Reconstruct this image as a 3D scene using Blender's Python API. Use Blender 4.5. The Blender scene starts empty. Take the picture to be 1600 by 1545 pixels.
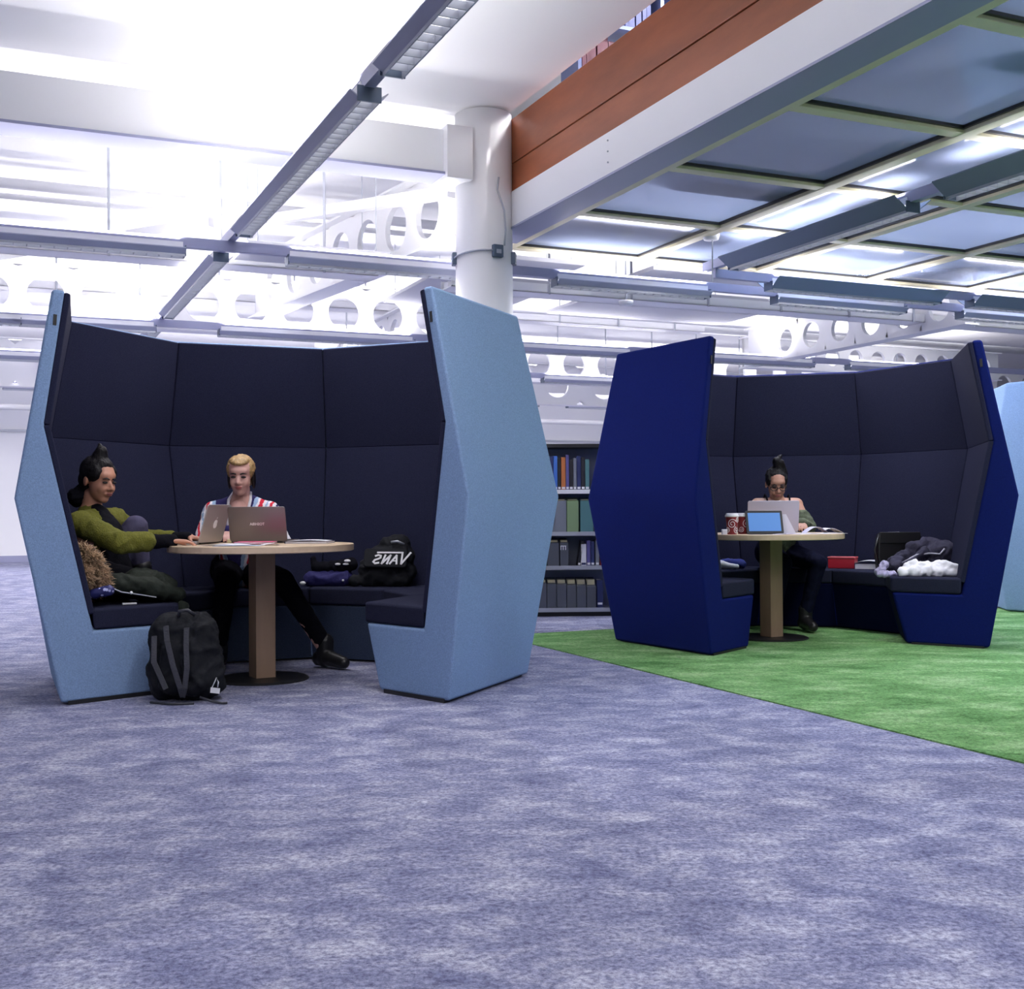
import bpy, bmesh, math, random
from mathutils import Vector, Matrix, noise, Euler
random.seed(7)
PI = math.pi
SC = bpy.context.scene
COL = SC.collection
# ------------------------------------------------------------------ camera
CAM_H, FPX, PITCH, ROLL = 0.92, 1831.0, 0.717, -0.385
cam = bpy.data.objects.new('camera', bpy.data.cameras.new('camera')); COL.objects.link(cam)
cam.location = (0, 0, CAM_H)
cam.rotation_euler = (Matrix.Rotation(math.radians(90 + PITCH), 3, 'X') @ Matrix.Rotation(math.radians(ROLL), 3, 'Z')).to_euler()
cam.data.sensor_fit = 'HORIZONTAL'; cam.data.sensor_width = 36; cam.data.lens = 36 * FPX / 1600
cam.data.clip_start = .05; cam.data.clip_end = 200
SC.camera = cam
# ------------------------------------------------------------------ world and exposure
SC.view_settings.view_transform = 'Standard'; SC.view_settings.look = 'None'
SC.view_settings.exposure = 0.0; SC.view_settings.gamma = 1
wd = bpy.data.worlds.new('world'); SC.world = wd; wd.use_nodes = True
wd.node_tree.nodes['Background'].inputs[0].default_value = (.80, .88, 1.0, 1)
wd.node_tree.nodes['Background'].inputs[1].default_value = 0.12
UP_W = 26.0       # watts per metre of luminaire, upward
DOWN_W = 11.0      # watts per metre of luminaire, downward
LAMP_COL = (1.0, .97, .98)

# ------------------------------------------------------------------ helpers
A2 = Vector((-.408, .913, 0)); B2 = Vector((.913, .408, 0))      # the building's grid directions
def G(u, v, z=0.0):
    p = A2 * u + B2 * v; return Vector((p.x, p.y, z))
ANG_A = math.atan2(A2.y, A2.x); ANG_B = math.atan2(B2.y, B2.x)
def ray(x, y):
    a = math.radians(ROLL); du = x - 800; dv = y - 772.5
    u = (du * math.cos(a) + dv * math.sin(a)) / FPX; v = (-du * math.sin(a) + dv * math.cos(a)) / FPX
    t = math.radians(PITCH)
    return Vector((u, math.cos(t) + v * math.sin(t), math.sin(t) - v * math.cos(t)))
def atz(x, y, z):                       # the place at height z seen in direction (x, y)
    r = ray(x, y); return r * ((z - CAM_H) / r.z) + Vector((0, 0, CAM_H))
def aty(x, y, Y):                       # the place at distance Y seen in direction (x, y)
    r = ray(x, y); return r * (Y / r.y) + Vector((0, 0, CAM_H))

MATS = {}
def mat(name, col, rough=.6, metal=0.0, var=0.0, vscale=8.0, bump=0.0, bscale=60.0, stretch=(1, 1, 1), emit=None, estr=0.0, spec=.5, sheen=0.0, alpha=None):
    m = bpy.data.materials.new(name); m.use_nodes = True; nt = m.node_tree; b = nt.nodes['Principled BSDF']
    b.inputs['Base Color'].default_value = (*col, 1); b.inputs['Roughness'].default_value = rough
    b.inputs['Metallic'].default_value = metal; b.inputs['Specular IOR Level'].default_value = spec
    if sheen: b.inputs['Sheen Weight'].default_value = sheen
    tc = nt.nodes.new('ShaderNodeTexCoord'); mp = nt.nodes.new('ShaderNodeMapping'); mp.inputs['Scale'].default_value = stretch
    nt.links.new(tc.outputs['Object'], mp.inputs['Vector'])
    if var:
        n = nt.nodes.new('ShaderNodeTexNoise'); n.inputs['Scale'].default_value = vscale; n.inputs['Detail'].default_value = 6
        n.inputs['Roughness'].default_value = .65
        nt.links.new(mp.outputs[0], n.inputs['Vector'])
        r = nt.nodes.new('ShaderNodeValToRGB'); r.color_ramp.elements[0].position = .3; r.color_ramp.elements[1].position = .7
        r.color_ramp.elements[0].color = (*[max(0, c * (1 - var)) for c in col], 1)
        r.color_ramp.elements[1].color = (*[min(1, c * (1 + var)) for c in col], 1)
        nt.links.new(n.outputs['Fac'], r.inputs[0]); nt.links.new(r.outputs[0], b.inputs['Base Color'])
    if bump:
        n2 = nt.nodes.new('ShaderNodeTexNoise'); n2.inputs['Scale'].default_value = bscale; n2.inputs['Detail'].default_value = 4
        nt.links.new(mp.outputs[0], n2.inputs['Vector'])
        bp = nt.nodes.new('ShaderNodeBump'); bp.inputs['Strength'].default_value = bump; bp.inputs['Distance'].default_value = .01
        nt.links.new(n2.outputs['Fac'], bp.inputs['Height']); nt.links.new(bp.outputs[0], b.inputs['Normal'])
    if emit:
        b.inputs['Emission Color'].default_value = (*emit, 1); b.inputs['Emission Strength'].default_value = estr
    MATS[name] = m; return m

# ------------------------------------------------------------------ geometry helpers
I4 = Matrix.Identity(4)
def T(x, y=None, z=None):
    return Matrix.Translation((x, y, z)) if y is not None else Matrix.Translation(x)
def R(ang, ax): return Matrix.Rotation(ang, 4, ax)
def box(bm, sx, sy, sz, M=I4, mi=0):
    """box centred in x and y, standing on z = 0 of M"""
    vs = [bm.verts.new(M @ Vector((x * sx / 2, y * sy / 2, z * sz))) for z in (0, 1) for x, y in ((-1, -1), (1, -1), (1, 1), (-1, 1))]
    for f in ((3, 2, 1, 0), (4, 5, 6, 7), (0, 1, 5, 4), (1, 2, 6, 5), (2, 3, 7, 6), (3, 0, 4, 7)):
        bm.faces.new([vs[i] for i in f]).material_index = mi
def bar(bm, p0, p1, w, h, up=Vector((0, 0, 1))):
    """rectangular bar from p0 to p1, w wide, h high, centred"""
    p0 = Vector(p0); p1 = Vector(p1); d = (p1 - p0); L = d.length; d.normalize()
    s = d.cross(up).normalized(); u = s.cross(d).normalized()
    vs = []
    for p in (p0, p1):
        for a, b in ((-1, -1), (1, -1), (1, 1), (-1, 1)): vs.append(bm.verts.new(p + s * a * w / 2 + u * b * h / 2))
    for f in ((3, 2, 1, 0), (4, 5, 6, 7), (0, 1, 5, 4), (1, 2, 6, 5), (2, 3, 7, 6), (3, 0, 4, 7)):
        bm.faces.new([vs[i] for i in f])
def prism(bm, pts, h, M=I4):
    """polygon in xy extruded from z = 0 to h"""
    a = [bm.verts.new(M @ Vector((p[0], p[1], 0))) for p in pts]; b = [bm.verts.new(M @ Vector((p[0], p[1], h))) for p in pts]
    n = len(pts)
    bm.faces.new(a[::-1]); bm.faces.new(b)
    for i in range(n): bm.faces.new((a[i], a[(i + 1) % n], b[(i + 1) % n], b[i]))
def lathe(bm, prof, n=32, M=I4):
    """profile of (r, z) turned about z"""
    rings = []
    for r, z in prof:
        rings.append([bm.verts.new(M @ Vector((max(r, 1e-4) * math.cos(2 * PI * i / n), max(r, 1e-4) * math.sin(2 * PI * i / n), z))) for i in range(n)])
    for a, b in zip(rings, rings[1:]):
        for i in range(n): bm.faces.new((a[i], a[(i + 1) % n], b[(i + 1) % n], b[i]))
    bm.faces.new(rings[0][::-1]); bm.faces.new(rings[-1])
def tube(bm, pts, r, n=8):
    pts = [Vector(p) for p in pts]; rr = r if isinstance(r, (list, tuple)) else [r] * len(pts)
    rings = []; prev = None
    for i, p in enumerate(pts):
        d = (pts[min(i + 1, len(pts) - 1)] - pts[max(i - 1, 0)]).normalized()
        ref = prev if prev else (Vector((0, 0, 1)) if abs(d.z) < .9 else Vector((1, 0, 0)))
        s = d.cross(ref).normalized(); u = s.cross(d).normalized(); prev = u
        rings.append([bm.verts.new(p + (s * math.cos(2 * PI * k / n) + u * math.sin(2 * PI * k / n)) * rr[i]) for k in range(n)])
    for a, b in zip(rings, rings[1:]):
        for k in range(n): bm.faces.new((a[k], a[(k + 1) % n], b[(k + 1) % n], b[k]))
    bm.faces.new(rings[0][::-1]); bm.faces.new(rings[-1])
def ell(bm, c, r, M=I4, seg=16):
    mm = M @ Matrix.Translation(c) @ Matrix.Diagonal((*r, 1)) if not isinstance(r, (int, float)) else M @ Matrix.Translation(c) @ Matrix.Diagonal((r, r, r, 1))
    bmesh.ops.create_uvsphere(bm, u_segments=seg, v_segments=max(6, seg // 2 + 2), radius=1, matrix=mm)
def cap(bm, p0, r0, p1, r1, n=14):
    """tapered capsule"""
    p0 = Vector(p0); p1 = Vector(p1); d = p1 - p0; L = d.length
    if L < 1e-6: ell(bm, p0, r0); return
    d.normalize(); ref = Vector((0, 0, 1)) if abs(d.z) < .9 else Vector((1, 0, 0)); s = d.cross(ref).normalized(); u = s.cross(d)
    prof = [(-math.cos(t) * r0, math.sin(t) * r0) for t in (.05, .45, .9, 1.3)] + [(L + math.sin(t) * r1, math.cos(t) * r1) for t in (0, .45, .9, 1.3, 1.52)]
    rings = [[bm.verts.new(p0 + d * a + (s * math.cos(2 * PI * k / n) + u * math.sin(2 * PI * k / n)) * b) for k in range(n)] for a, b in prof]
    for a, b in zip(rings, rings[1:]):
        for k in range(n): bm.faces.new((a[k], a[(k + 1) % n], b[(k + 1) % n], b[k]))
    bm.faces.new(rings[0][::-1]); bm.faces.new(rings[-1])

def link(name, bm, m, parent=None, smooth=False, bevel=0.0, seg=2, world=False, loc=None):
    bmesh.ops.recalc_face_normals(bm, faces=bm.faces)
    me = bpy.data.meshes.new(name)
    if world and parent is not None: bm.transform(Matrix.Translation(-parent.location))
    if loc is not None: bm.transform(Matrix.Translation(-Vector(loc)))
    bm.to_mesh(me); bm.free()
    for mm in (m if isinstance(m, (list, tuple)) else [m]): me.materials.append(mm)
    if smooth:
        for p in me.polygons: p.use_smooth = True
    o = bpy.data.objects.new(name, me); COL.objects.link(o)
    if loc is not None: o.location = loc
    if parent is not None: o.parent = parent
    if bevel:
        b = o.modifiers.new('bevel', 'BEVEL'); b.width = bevel; b.segments = seg; b.limit_method = 'ANGLE'; b.angle_limit = math.radians(28)
        b.harden_normals = False
        for p in me.polygons: p.use_smooth = True
        w = o.modifiers.new('wn', 'WEIGHTED_NORMAL'); w.keep_sharp = False
    return o
def remesh(bm, voxel, smooth_it=3, disp=0.0, dscale=10.0, ridged=False, only=None):
    """union of overlapping closed shapes as one smooth skin"""
    me = bpy.data.meshes.new('tmp'); bmesh.ops.recalc_face_normals(bm, faces=bm.faces); bm.to_mesh(me); bm.free()
    o = bpy.data.objects.new('tmp', me); COL.objects.link(o)
    md = o.modifiers.new('r', 'REMESH'); md.mode = 'VOXEL'; md.voxel_size = voxel
    if smooth_it:
        s = o.modifiers.new('s', 'SMOOTH'); s.iterations = smooth_it; s.factor = .5
    bpy.context.view_layer.update()
    dg = bpy.context.evaluated_depsgraph_get()
    m2 = bpy.data.meshes.new_from_object(o.evaluated_get(dg))
    bpy.data.objects.remove(o); bpy.data.meshes.remove(me)
    b2 = bmesh.new(); b2.from_mesh(m2); bpy.data.meshes.remove(m2)
    if disp:
        b2.normal_update()
        mv = []
        for v in b2.verts:
            p = v.co * dscale
            n = noise.noise(p)
            if ridged: n = 1 - 2.2 * abs(noise.noise(p + Vector((noise.noise(p * .6), noise.noise(p * .6 + Vector((5, 5, 5))), 0)) * 1.2))
            k = 1 if only is None else only(v.co)
            n += .45 * noise.noise(p * 2.7) + .2 * noise.noise(p * 6.1)
            mv.append(v.co + v.normal * n * disp * k)
        for v, c in zip(b2.verts, mv): v.co = c
    return b2
def tag(o, label, cat, group=None, kind=None):
    o['label'] = label; o['category'] = cat
    if group: o['group'] = group
    if kind: o['kind'] = kind
    return o
def thing(name, label, cat, loc=(0, 0, 0), rotz=0, group=None):
    o = bpy.data.objects.new(name, None); COL.objects.link(o); o.location = loc; o.rotation_euler = (0, 0, rotz)
    o.empty_display_size = .1
    return tag(o, label, cat, group)
def struct(name, bm, m, **k):
    o = link(name, bm, m, **k); o['kind'] = 'structure'; return o
def copy_tree(o, parent=None):
    c = o.copy(); COL.objects.link(c)
    if parent is not None: c.parent = parent
    for ch in list(o.children): copy_tree(ch, c)
    return c

# ------------------------------------------------------------------ materials
M_white = mat('white_paint', (.86, .86, .88), .5)
M_whiteg = mat('white_steel', (.80, .80, .83), .35, spec=.5)
M_ceil = mat('ceiling_plaster', (.90, .90, .92), .9)
M_slate = mat('slate_metal', (.085, .115, .17), .4, .3)
M_lgrey = mat('light_grey_metal', (.42, .44, .50), .35, .3)
M_cream = mat('cream_steel', (.66, .60, .42), .45, var=.08, vscale=3)
M_black = mat('black_metal', (.012, .012, .014), .4)
M_rail = mat('rail_paint', (.30, .31, .46), .4)
M_wood = mat('oak', (.27, .18, .12), .45, var=.18, vscale=5, stretch=(1, 1, .15))
M_woodtop = mat('oak_top', (.66, .50, .35), .35, var=.12, vscale=4, stretch=(.2, 1, 1))
M_woodf = mat('red_brown_timber', (.27, .075, .025), .45, var=.25, vscale=5, stretch=(.2, .2, 1))
M_inner = mat('charcoal_wool', (.019, .021, .046), .95, var=.22, vscale=160, bump=.35, bscale=320, spec=.06)
M_cush = mat('charcoal_seat_wool', (.020, .022, .044), .95, var=.2, vscale=160, bump=.35, bscale=320, spec=.06)
M_lblue = mat('sky_blue_wool', (.215, .32, .51), .95, var=.20, vscale=150, bump=.4, bscale=300, spec=.06)
M_navy = mat('royal_navy_wool', (.006, .012, .10), .95, var=.12, vscale=120, bump=.25, bscale=300, spec=.06)
M_basin = mat('darker_bench_wool', (.055, .075, .125), .95, var=.2, vscale=150, bump=.3, bscale=300, spec=.06)  # bench fronts, coloured darker than the sky blue shell
M_basen = mat('dark_navy_wool', (.004, .006, .035), .95, spec=.06)
M_shelf = mat('shelf_grey', (.26, .29, .38), .45, .2)
M_skin1 = mat('tan_skin', (.50, .24, .16), .5, var=.05, vscale=20)
M_skin2 = mat('fair_skin', (.66, .38, .33), .5, var=.06, vscale=18)
M_skin3 = mat('olive_skin', (.46, .24, .17), .5, var=.05, vscale=20)
M_olive = mat('olive_knit', (.125, .125, .012), .95, var=.3, vscale=120, bump=.6, bscale=160)
M_blackc = mat('black_cloth', (.006, .006, .010), .9, bump=.3, bscale=80, spec=.08)
M_legg = mat('grey_violet_leggings', (.075, .07, .125), .85, bump=.2, bscale=200, spec=.1)
M_hairb = mat('black_hair', (.006, .005, .007), .6, spec=.25, bump=.6, bscale=90, stretch=(1, 1, .3))
M_blond = mat('blonde_hair', (.42, .27, .12), .5, var=.55, vscale=45, bump=.8, bscale=60)
M_dark = mat('dark_feature', (.012, .008, .010), .4)
M_lip = mat('lip_pink', (.42, .12, .12), .45)
M_shoe = mat('black_leather', (.012, .012, .014), .35)
M_nylon = mat('black_nylon', (.009, .010, .014), .8, bump=.5, bscale=30, spec=.2)
M_paper = mat('white_paper', (.80, .79, .86), .7)
M_alu = mat('brushed_aluminium', (.46, .43, .43), .38, .55)
M_aluw = mat('silver_plastic', (.50, .48, .58), .45, .2)
M_scr = mat('lit_screen', (.03, .08, .2), .3, emit=(.13, .33, .80), estr=.6)
M_red = mat('red_card', (.45, .012, .03), .5)
M_pink = mat('pink_card', (.62, .10, .22), .5)
M_parka = mat('dark_green_parka', (.016, .021, .016), .8, spec=.25, var=.3, vscale=30, bump=.5, bscale=40)
M_fur = mat('tan_fur', (.42, .28, .17), .9, var=.8, vscale=30)
M_gcloth = mat('grey_jacket', (.042, .040, .070), .8, bump=.4, bscale=60, spec=.2)
M_wcloth = mat('white_cloth', (.78, .78, .84), .85)
M_bluec = mat('royal_blue_cloth', (.012, .010, .10), .8, bump=.3, bscale=60)
M_glow = mat('louvre_glow', (.8, .8, .85), .4, emit=(1, .97, 1), estr=1.6)
M_cup = mat('deep_red_paper_cup', (.22, .012, .02), .45)
M_ink = mat('white_print', (.82, .82, .86), .6)

# ------------------------------------------------------------------ the setting: floor, walls, ceilings
def carpet_mat():
    m = bpy.data.materials.new('blue_grey_carpet'); m.use_nodes = True; nt = m.node_tree; b = nt.nodes['Principled BSDF']
    b.inputs['Roughness'].default_value = .95; b.inputs['Specular IOR Level'].default_value = .15
    tc = nt.nodes.new('ShaderNodeTexCoord')
    mp = nt.nodes.new('ShaderNodeMapping'); mp.inputs['Rotation'].default_value = (0, 0, -ANG_B); mp.inputs['Scale'].default_value = (.95, 1.35, 1)
    nt.links.new(tc.outputs['Object'], mp.inputs['Vector'])
    n1 = nt.nodes.new('ShaderNodeTexNoise'); n1.inputs['Scale'].default_value = 4.6; n1.inputs['Detail'].default_value = 9; n1.inputs['Roughness'].default_value = .74; n1.inputs['Distortion'].default_value = .3
    n2 = nt.nodes.new('ShaderNodeTexNoise'); n2.inputs['Scale'].default_value = 62; n2.inputs['Detail'].default_value = 5; n2.inputs['Roughness'].default_value = .8
    nt.links.new(mp.outputs[0], n1.inputs['Vector']); nt.links.new(tc.outputs['Object'], n2.inputs['Vector'])
    r1 = nt.nodes.new('ShaderNodeValToRGB'); e = r1.color_ramp.elements
    e[0].position = .33; e[0].color = (.115, .125, .225, 1); e[1].position = .68; e[1].color = (.44, .445, .53, 1)
    x = r1.color_ramp.elements.new(.5); x.color = (.225, .235, .345, 1)
    nt.links.new(n1.outputs['Fac'], r1.inputs[0])
    r2 = nt.nodes.new('ShaderNodeValToRGB'); r2.color_ramp.elements[0].position = .38; r2.color_ramp.elements[0].color = (.42, .42, .50, 1)
    r2.color_ramp.elements[1].position = .64; r2.color_ramp.elements[1].color = (1.35, 1.35, 1.32, 1)
    nt.links.new(n2.outputs['Fac'], r2.inputs[0])
    mx = nt.nodes.new('ShaderNodeMix'); mx.data_type = 'RGBA'; mx.blend_type = 'MULTIPLY'; mx.inputs[0].default_value = 1
    nt.links.new(r1.outputs[0], mx.inputs[6]); nt.links.new(r2.outputs[0], mx.inputs[7])
    # carpet tiles: each half-metre square a slightly different dye lot
    mp2 = nt.nodes.new('ShaderNodeMapping'); mp2.inputs['Rotation'].default_value = (0, 0, -ANG_B); mp2.inputs['Scale'].default_value = (2, 1, 1)
    nt.links.new(tc.outputs['Object'], mp2.inputs['Vector'])
    fl = nt.nodes.new('ShaderNodeVectorMath'); fl.operation = 'FLOOR'; nt.links.new(mp2.outputs[0], fl.inputs[0])
    wn = nt.nodes.new('ShaderNodeTexWhiteNoise'); nt.links.new(fl.outputs[0], wn.inputs['Vector'])
    mr = nt.nodes.new('ShaderNodeMapRange'); mr.inputs['To Min'].default_value = .92; mr.inputs['To Max'].default_value = 1.07
    nt.links.new(wn.outputs['Value'], mr.inputs['Value'])
    m3 = nt.nodes.new('ShaderNodeMix'); m3.data_type = 'RGBA'; m3.blend_type = 'MULTIPLY'; m3.inputs[0].default_value = 1
    nt.links.new(mx.outputs[2], m3.inputs[6]); nt.links.new(mr.outputs[0], m3.inputs[7])
    nt.links.new(m3.outputs[2], b.inputs['Base Color'])
    bp = nt.nodes.new('ShaderNodeBump'); bp.inputs['Strength'].default_value = .5; bp.inputs['Distance'].default_value = .006
    nt.links.new(n2.outputs['Fac'], bp.inputs['Height']); nt.links.new(bp.outputs[0], b.inputs['Normal'])
    return m
def green_mat():
    m = bpy.data.materials.new('grass_green_carpet'); m.use_nodes = True; nt = m.node_tree; b = nt.nodes['Principled BSDF']
    b.inputs['Roughness'].default_value = .95; b.inputs['Specular IOR Level'].default_value = .1
    tc = nt.nodes.new('ShaderNodeTexCoord')
    mp = nt.nodes.new('ShaderNodeMapping'); mp.inputs['Rotation'].default_value = (0, 0, -ANG_B); mp.inputs['Scale'].default_value = (1, 1.6, 1)
    nt.links.new(tc.outputs['Object'], mp.inputs['Vector'])
    n1 = nt.nodes.new('ShaderNodeTexNoise'); n1.inputs['Scale'].default_value = 2.4; n1.inputs['Detail'].default_value = 8; n1.inputs['Roughness'].default_value = .7
    n2 = nt.nodes.new('ShaderNodeTexNoise'); n2.inputs['Scale'].default_value = 70; n2.inputs['Detail'].default_value = 5; n2.inputs['Roughness'].default_value = .8
    nt.links.new(mp.outputs[0], n1.inputs['Vector']); nt.links.new(tc.outputs['Object'], n2.inputs['Vector'])
    r1 = nt.nodes.new('ShaderNodeValToRGB'); e = r1.color_ramp.elements
    e[0].position = .3; e[0].color = (.055, .17, .045, 1); e[1].position = .7; e[1].color = (.36, .55, .28, 1)
    x = r1.color_ramp.elements.new(.5); x.color = (.17, .36, .13, 1)
    nt.links.new(n1.outputs['Fac'], r1.inputs[0])
    r2 = nt.nodes.new('ShaderNodeValToRGB'); r2.color_ramp.elements[0].position = .36; r2.color_ramp.elements[0].color = (.42, .42, .42, 1)
    r2.color_ramp.elements[1].position = .66; r2.color_ramp.elements[1].color = (1.35, 1.3, 1.3, 1)
    nt.links.new(n2.outputs['Fac'], r2.inputs[0])
    mx = nt.nodes.new('ShaderNodeMix'); mx.data_type = 'RGBA'; mx.blend_type = 'MULTIPLY'; mx.inputs[0].default_value = 1
    nt.links.new(r1.outputs[0], mx.inputs[6]); nt.links.new(r2.outputs[0], mx.inputs[7]); nt.links.new(mx.outputs[2], b.inputs['Base Color'])
    bp = nt.nodes.new('ShaderNodeBump'); bp.inputs['Strength'].default_value = .8; bp.inputs['Distance'].default_value = .01
    nt.links.new(n2.outputs['Fac'], bp.inputs['Height']); nt.links.new(bp.outputs[0], b.inputs['Normal'])
    return m
def slab(bm, u0, u1, v0, v1, z0, z1):
    vs = [bm.verts.new(G(u, v, z)) for z in (z0, z1) for u, v in ((u0, v0), (u0, v1), (u1, v1), (u1, v0))]
    for f in ((0, 1, 2, 3), (7, 6, 5, 4), (0, 4, 5, 1), (1, 5, 6, 2), (2, 6, 7, 3), (3, 7, 4, 0)): bm.faces.new([vs[i] for i in f])
U0, U1, V0, V1 = -5.0, 23.6, -6.0, 26.0
bm = bmesh.new(); slab(bm, U0, U1, V0, V1, -.1, 0); struct('floor', bm, carpet_mat())
bm = bmesh.new(); slab(bm, -4.0, 7.82, 3.37, 15.0, 0.0, .006)
tag(link('green_carpet', bm, green_mat()), 'grass green carpet area under the navy blue booth', 'carpet')
bm = bmesh.new(); slab(bm, U1, U1 + .15, V0, V1, 0, 6.4); struct('wall_back', bm, M_white)
bm = bmesh.new(); slab(bm, U0, U1, V0 - .15, V0, 0, 6.4); struct('wall_left', bm, M_white)
bm = bmesh.new(); slab(bm, U0, U1, V1, V1 + .15, 0, 6.4); struct('wall_right', bm, M_white)
bm = bmesh.new(); slab(bm, U1 - .02, U1, V0, V1, 0, .12); struct('baseboard_back', bm, M_rail)
bm = bmesh.new(); slab(bm, U1 - .05, U1, V0, V1, 2.42, 2.46); struct('trim_1', bm, M_lgrey)
GU, GV = 9.02, 3.95        # far and left limits of the glass floor
bm = bmesh.new(); slab(bm, U0, U1, V0, GV - .25, 4.0, 4.1); slab(bm, GU + .15, U1, GV - .25, V1, 4.0, 4.1)
slab(bm, U0, U1, V0, V1, 6.4, 6.5)
struct('ceiling', bm, M_ceil)
# upstand that closes the void over the glass floor on its far side
bm = bmesh.new(); slab(bm, GU + .15, GU + .25, GV - .25, V1, 3.42, 4.0); struct('trim_2', bm, M_whiteg)

# ------------------------------------------------------------------ seating pods
PF = dict(Ro=1.306, Rm=1.493, Rt=1.281, Rti=1.216, Rk=1.341, Rs=1.136, Rc=.685, Rbt=.683, Rb=.774, ztop=1.99, zmax=.986, zkink=1.335, zct=.451, zcb=.346)
def make_pod(cx, cy, th, label, M_out, M_base, tweak=None, segs=range(6)):
    t = thing('booth_sofa', label, 'booth', (cx, cy, 0))
    P = PF
    def pt(k, r, z):
        a = math.radians(th - 45 * k); x = r * math.cos(a); y = r * math.sin(a)
        if tweak and k in tweak: x += tweak[k][0] - tweak[k][1] * z
        return Vector((x, y, z))
    prof = [(P['Ro'], .012), (P['Rm'], P['zmax']), (P['Rt'], P['ztop']), (P['Rti'], P['ztop']), (P['Rk'], P['zkink']), (P['Rs'], P['zcb']), (P['Rbt'], P['zcb']), (P['Rb'], .012)]
    bm = bmesh.new(); rings = []
    for k in range(7): rings.append([bm.verts.new(pt(k, r, z)) for r, z in prof])
    n = len(prof)
    for a, b in zip(rings, rings[1:]):
        for i in range(n): bm.faces.new((a[i], a[(i + 1) % n], b[(i + 1) % n], b[i]))
    bm.faces.new(rings[0]); bm.faces.new(rings[-1][::-1])
    link('upholstered_shell', bm, M_out, t, bevel=.018, seg=3)
    # thin dark plinth on which the shell stands
    bm = bmesh.new(); rings = []
    for k in range(7): rings.append([bm.verts.new(pt(k, r, z)) for r, z in ((P['Ro'] - .035, 0), (P['Ro'] - .035, .02), (P['Rb'] + .035, .02), (P['Rb'] + .035, 0))])
    for a, b in zip(rings, rings[1:]):
        for i in range(4): bm.faces.new((a[i], a[(i + 1) % 4], b[(i + 1) % 4], b[i]))
    bm.faces.new(rings[0]); bm.faces.new(rings[-1][::-1])
    link('plinth', bm, M_black, t)
    def slabquad(k, e, r0, z0, r1, z1, th_, name, m, ins0, ins1, bev):
        """padded panel over the inner face between corner k and k+1"""
        bm = bmesh.new()
        nrm_r = -(z1 - z0); nrm_z = (r1 - r0); L = math.hypot(nrm_r, nrm_z); nrm_r /= L; nrm_z /= L
        q = []
        for dd in (-.004, th_):
            for r, z in ((r0, z0), (r1, z1)):
                for kk, ins in ((k, ins0), (k + 1, -ins1)):
                    p = pt(kk, r + nrm_r * dd, z + nrm_z * dd)
                    o = pt(k + 1 if kk == k else k, r + nrm_r * dd, z + nrm_z * dd)
                    p = p + (o - p).normalized() * abs(ins)
                    q.append(bm.verts.new(p))
        for f in ((0, 1, 3, 2), (4, 6, 7, 5), (0, 4, 5, 1), (2, 3, 7, 6), (0, 2, 6, 4), (1, 5, 7, 3)): bm.faces.new([q[i] for i in f])
        return link(name, bm, m, t, bevel=bev, seg=3)
    zk, zb, ztp = P['zkink'], P['zct'] - .03, P['ztop'] - .008
    rb = P['Rs'] + (P['Rk'] - P['Rs']) * (zb - P['zcb']) / (zk - P['zcb'])
    for k in segs:
        i0 = .004 if k == 0 else .0015; i1 = .004 if k == 5 else .0015
        slabquad(k, 1, rb, zb, P['Rk'], zk - .002, .028, 'backrest_panel', M_inner, i0, i1, .009)
        slabquad(k, 1, P['Rk'] - .001, zk + .002, P['Rti'], ztp, .028, 'headrest_panel', M_inner, i0, i1, .009)
        # inner face of the bench
        slabquad(k, 1, P['Rbt'], P['zcb'] - .004, P['Rb'], .018, -.012 if False else .010, 'bench_front', M_base, i0 * 6 if k == 0 else i0, i1 * 6 if k == 5 else i1, .004)
        # seat cushion
        bm = bmesh.new(); z0, z1 = P['zcb'] + .001, P['zct']
        rbk = P['Rs'] + (P['Rk'] - P['Rs']) * (z1 - P['zcb']) / (zk - P['zcb']) - .02
        q = []
        for z, rr in ((z0, P['Rs'] - .004), (z1, rbk)):
            a, b = pt(k, P['Rc'] - .014, z), pt(k + 1, P['Rc'] - .014, z); c, d = pt(k + 1, rr, z), pt(k, rr, z)
            e = (b - a).normalized() * .002; f_ = (c - d).normalized() * .002
            q += [bm.verts.new(a + e), bm.verts.new(b - e), bm.verts.new(c - f_), bm.verts.new(d + f_)]
        for f in ((3, 2, 1, 0), (4, 5, 6, 7), (0, 1, 5, 4), (1, 2, 6, 5), (2, 3, 7, 6), (3, 0, 4, 7)): bm.faces.new([q[i] for i in f])
        link('seat_cushion', bm, M_cush, t, bevel=.016, seg=3)
    # small dark zip tab near the top of the free end
    for k, sgn in ((0, 1), (6, -1)):
        a = pt(k, (P['Rt'] + P['Rti']) / 2 + .022, 1.84); r_ = math.radians(th - 45 * k)
        tn = Vector((-math.sin(r_), math.cos(r_), 0)) * sgn
        bm = bmesh.new(); bar(bm, a + tn * .001 - Vector((0, 0, .026)) + Vector((math.cos(r_), math.sin(r_), 0)) * .004, a + tn * .001 + Vector((0, 0, .026)), .016, .006, up=tn)
        link('zip_tab', bm, M_black, t)
    return t
pod1 = make_pod(-1.25, 6.485, 224.4, 'sky blue octagonal booth sofa with charcoal lining on the blue grey carpet, two people inside', M_lblue, M_basin,
                tweak={0: (.038, .033), 6: (.032, .028), 5: (.026, .009)})
pod2 = make_pod(1.999, 8.277, 233.37, 'navy blue octagonal booth sofa on the green carpet with one person inside', M_navy, M_basen)
pod3 = make_pod(5.56, 10.45, 12.0, 'second sky blue booth sofa cut off by the right edge behind the navy one', M_lblue, M_basin)

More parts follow.
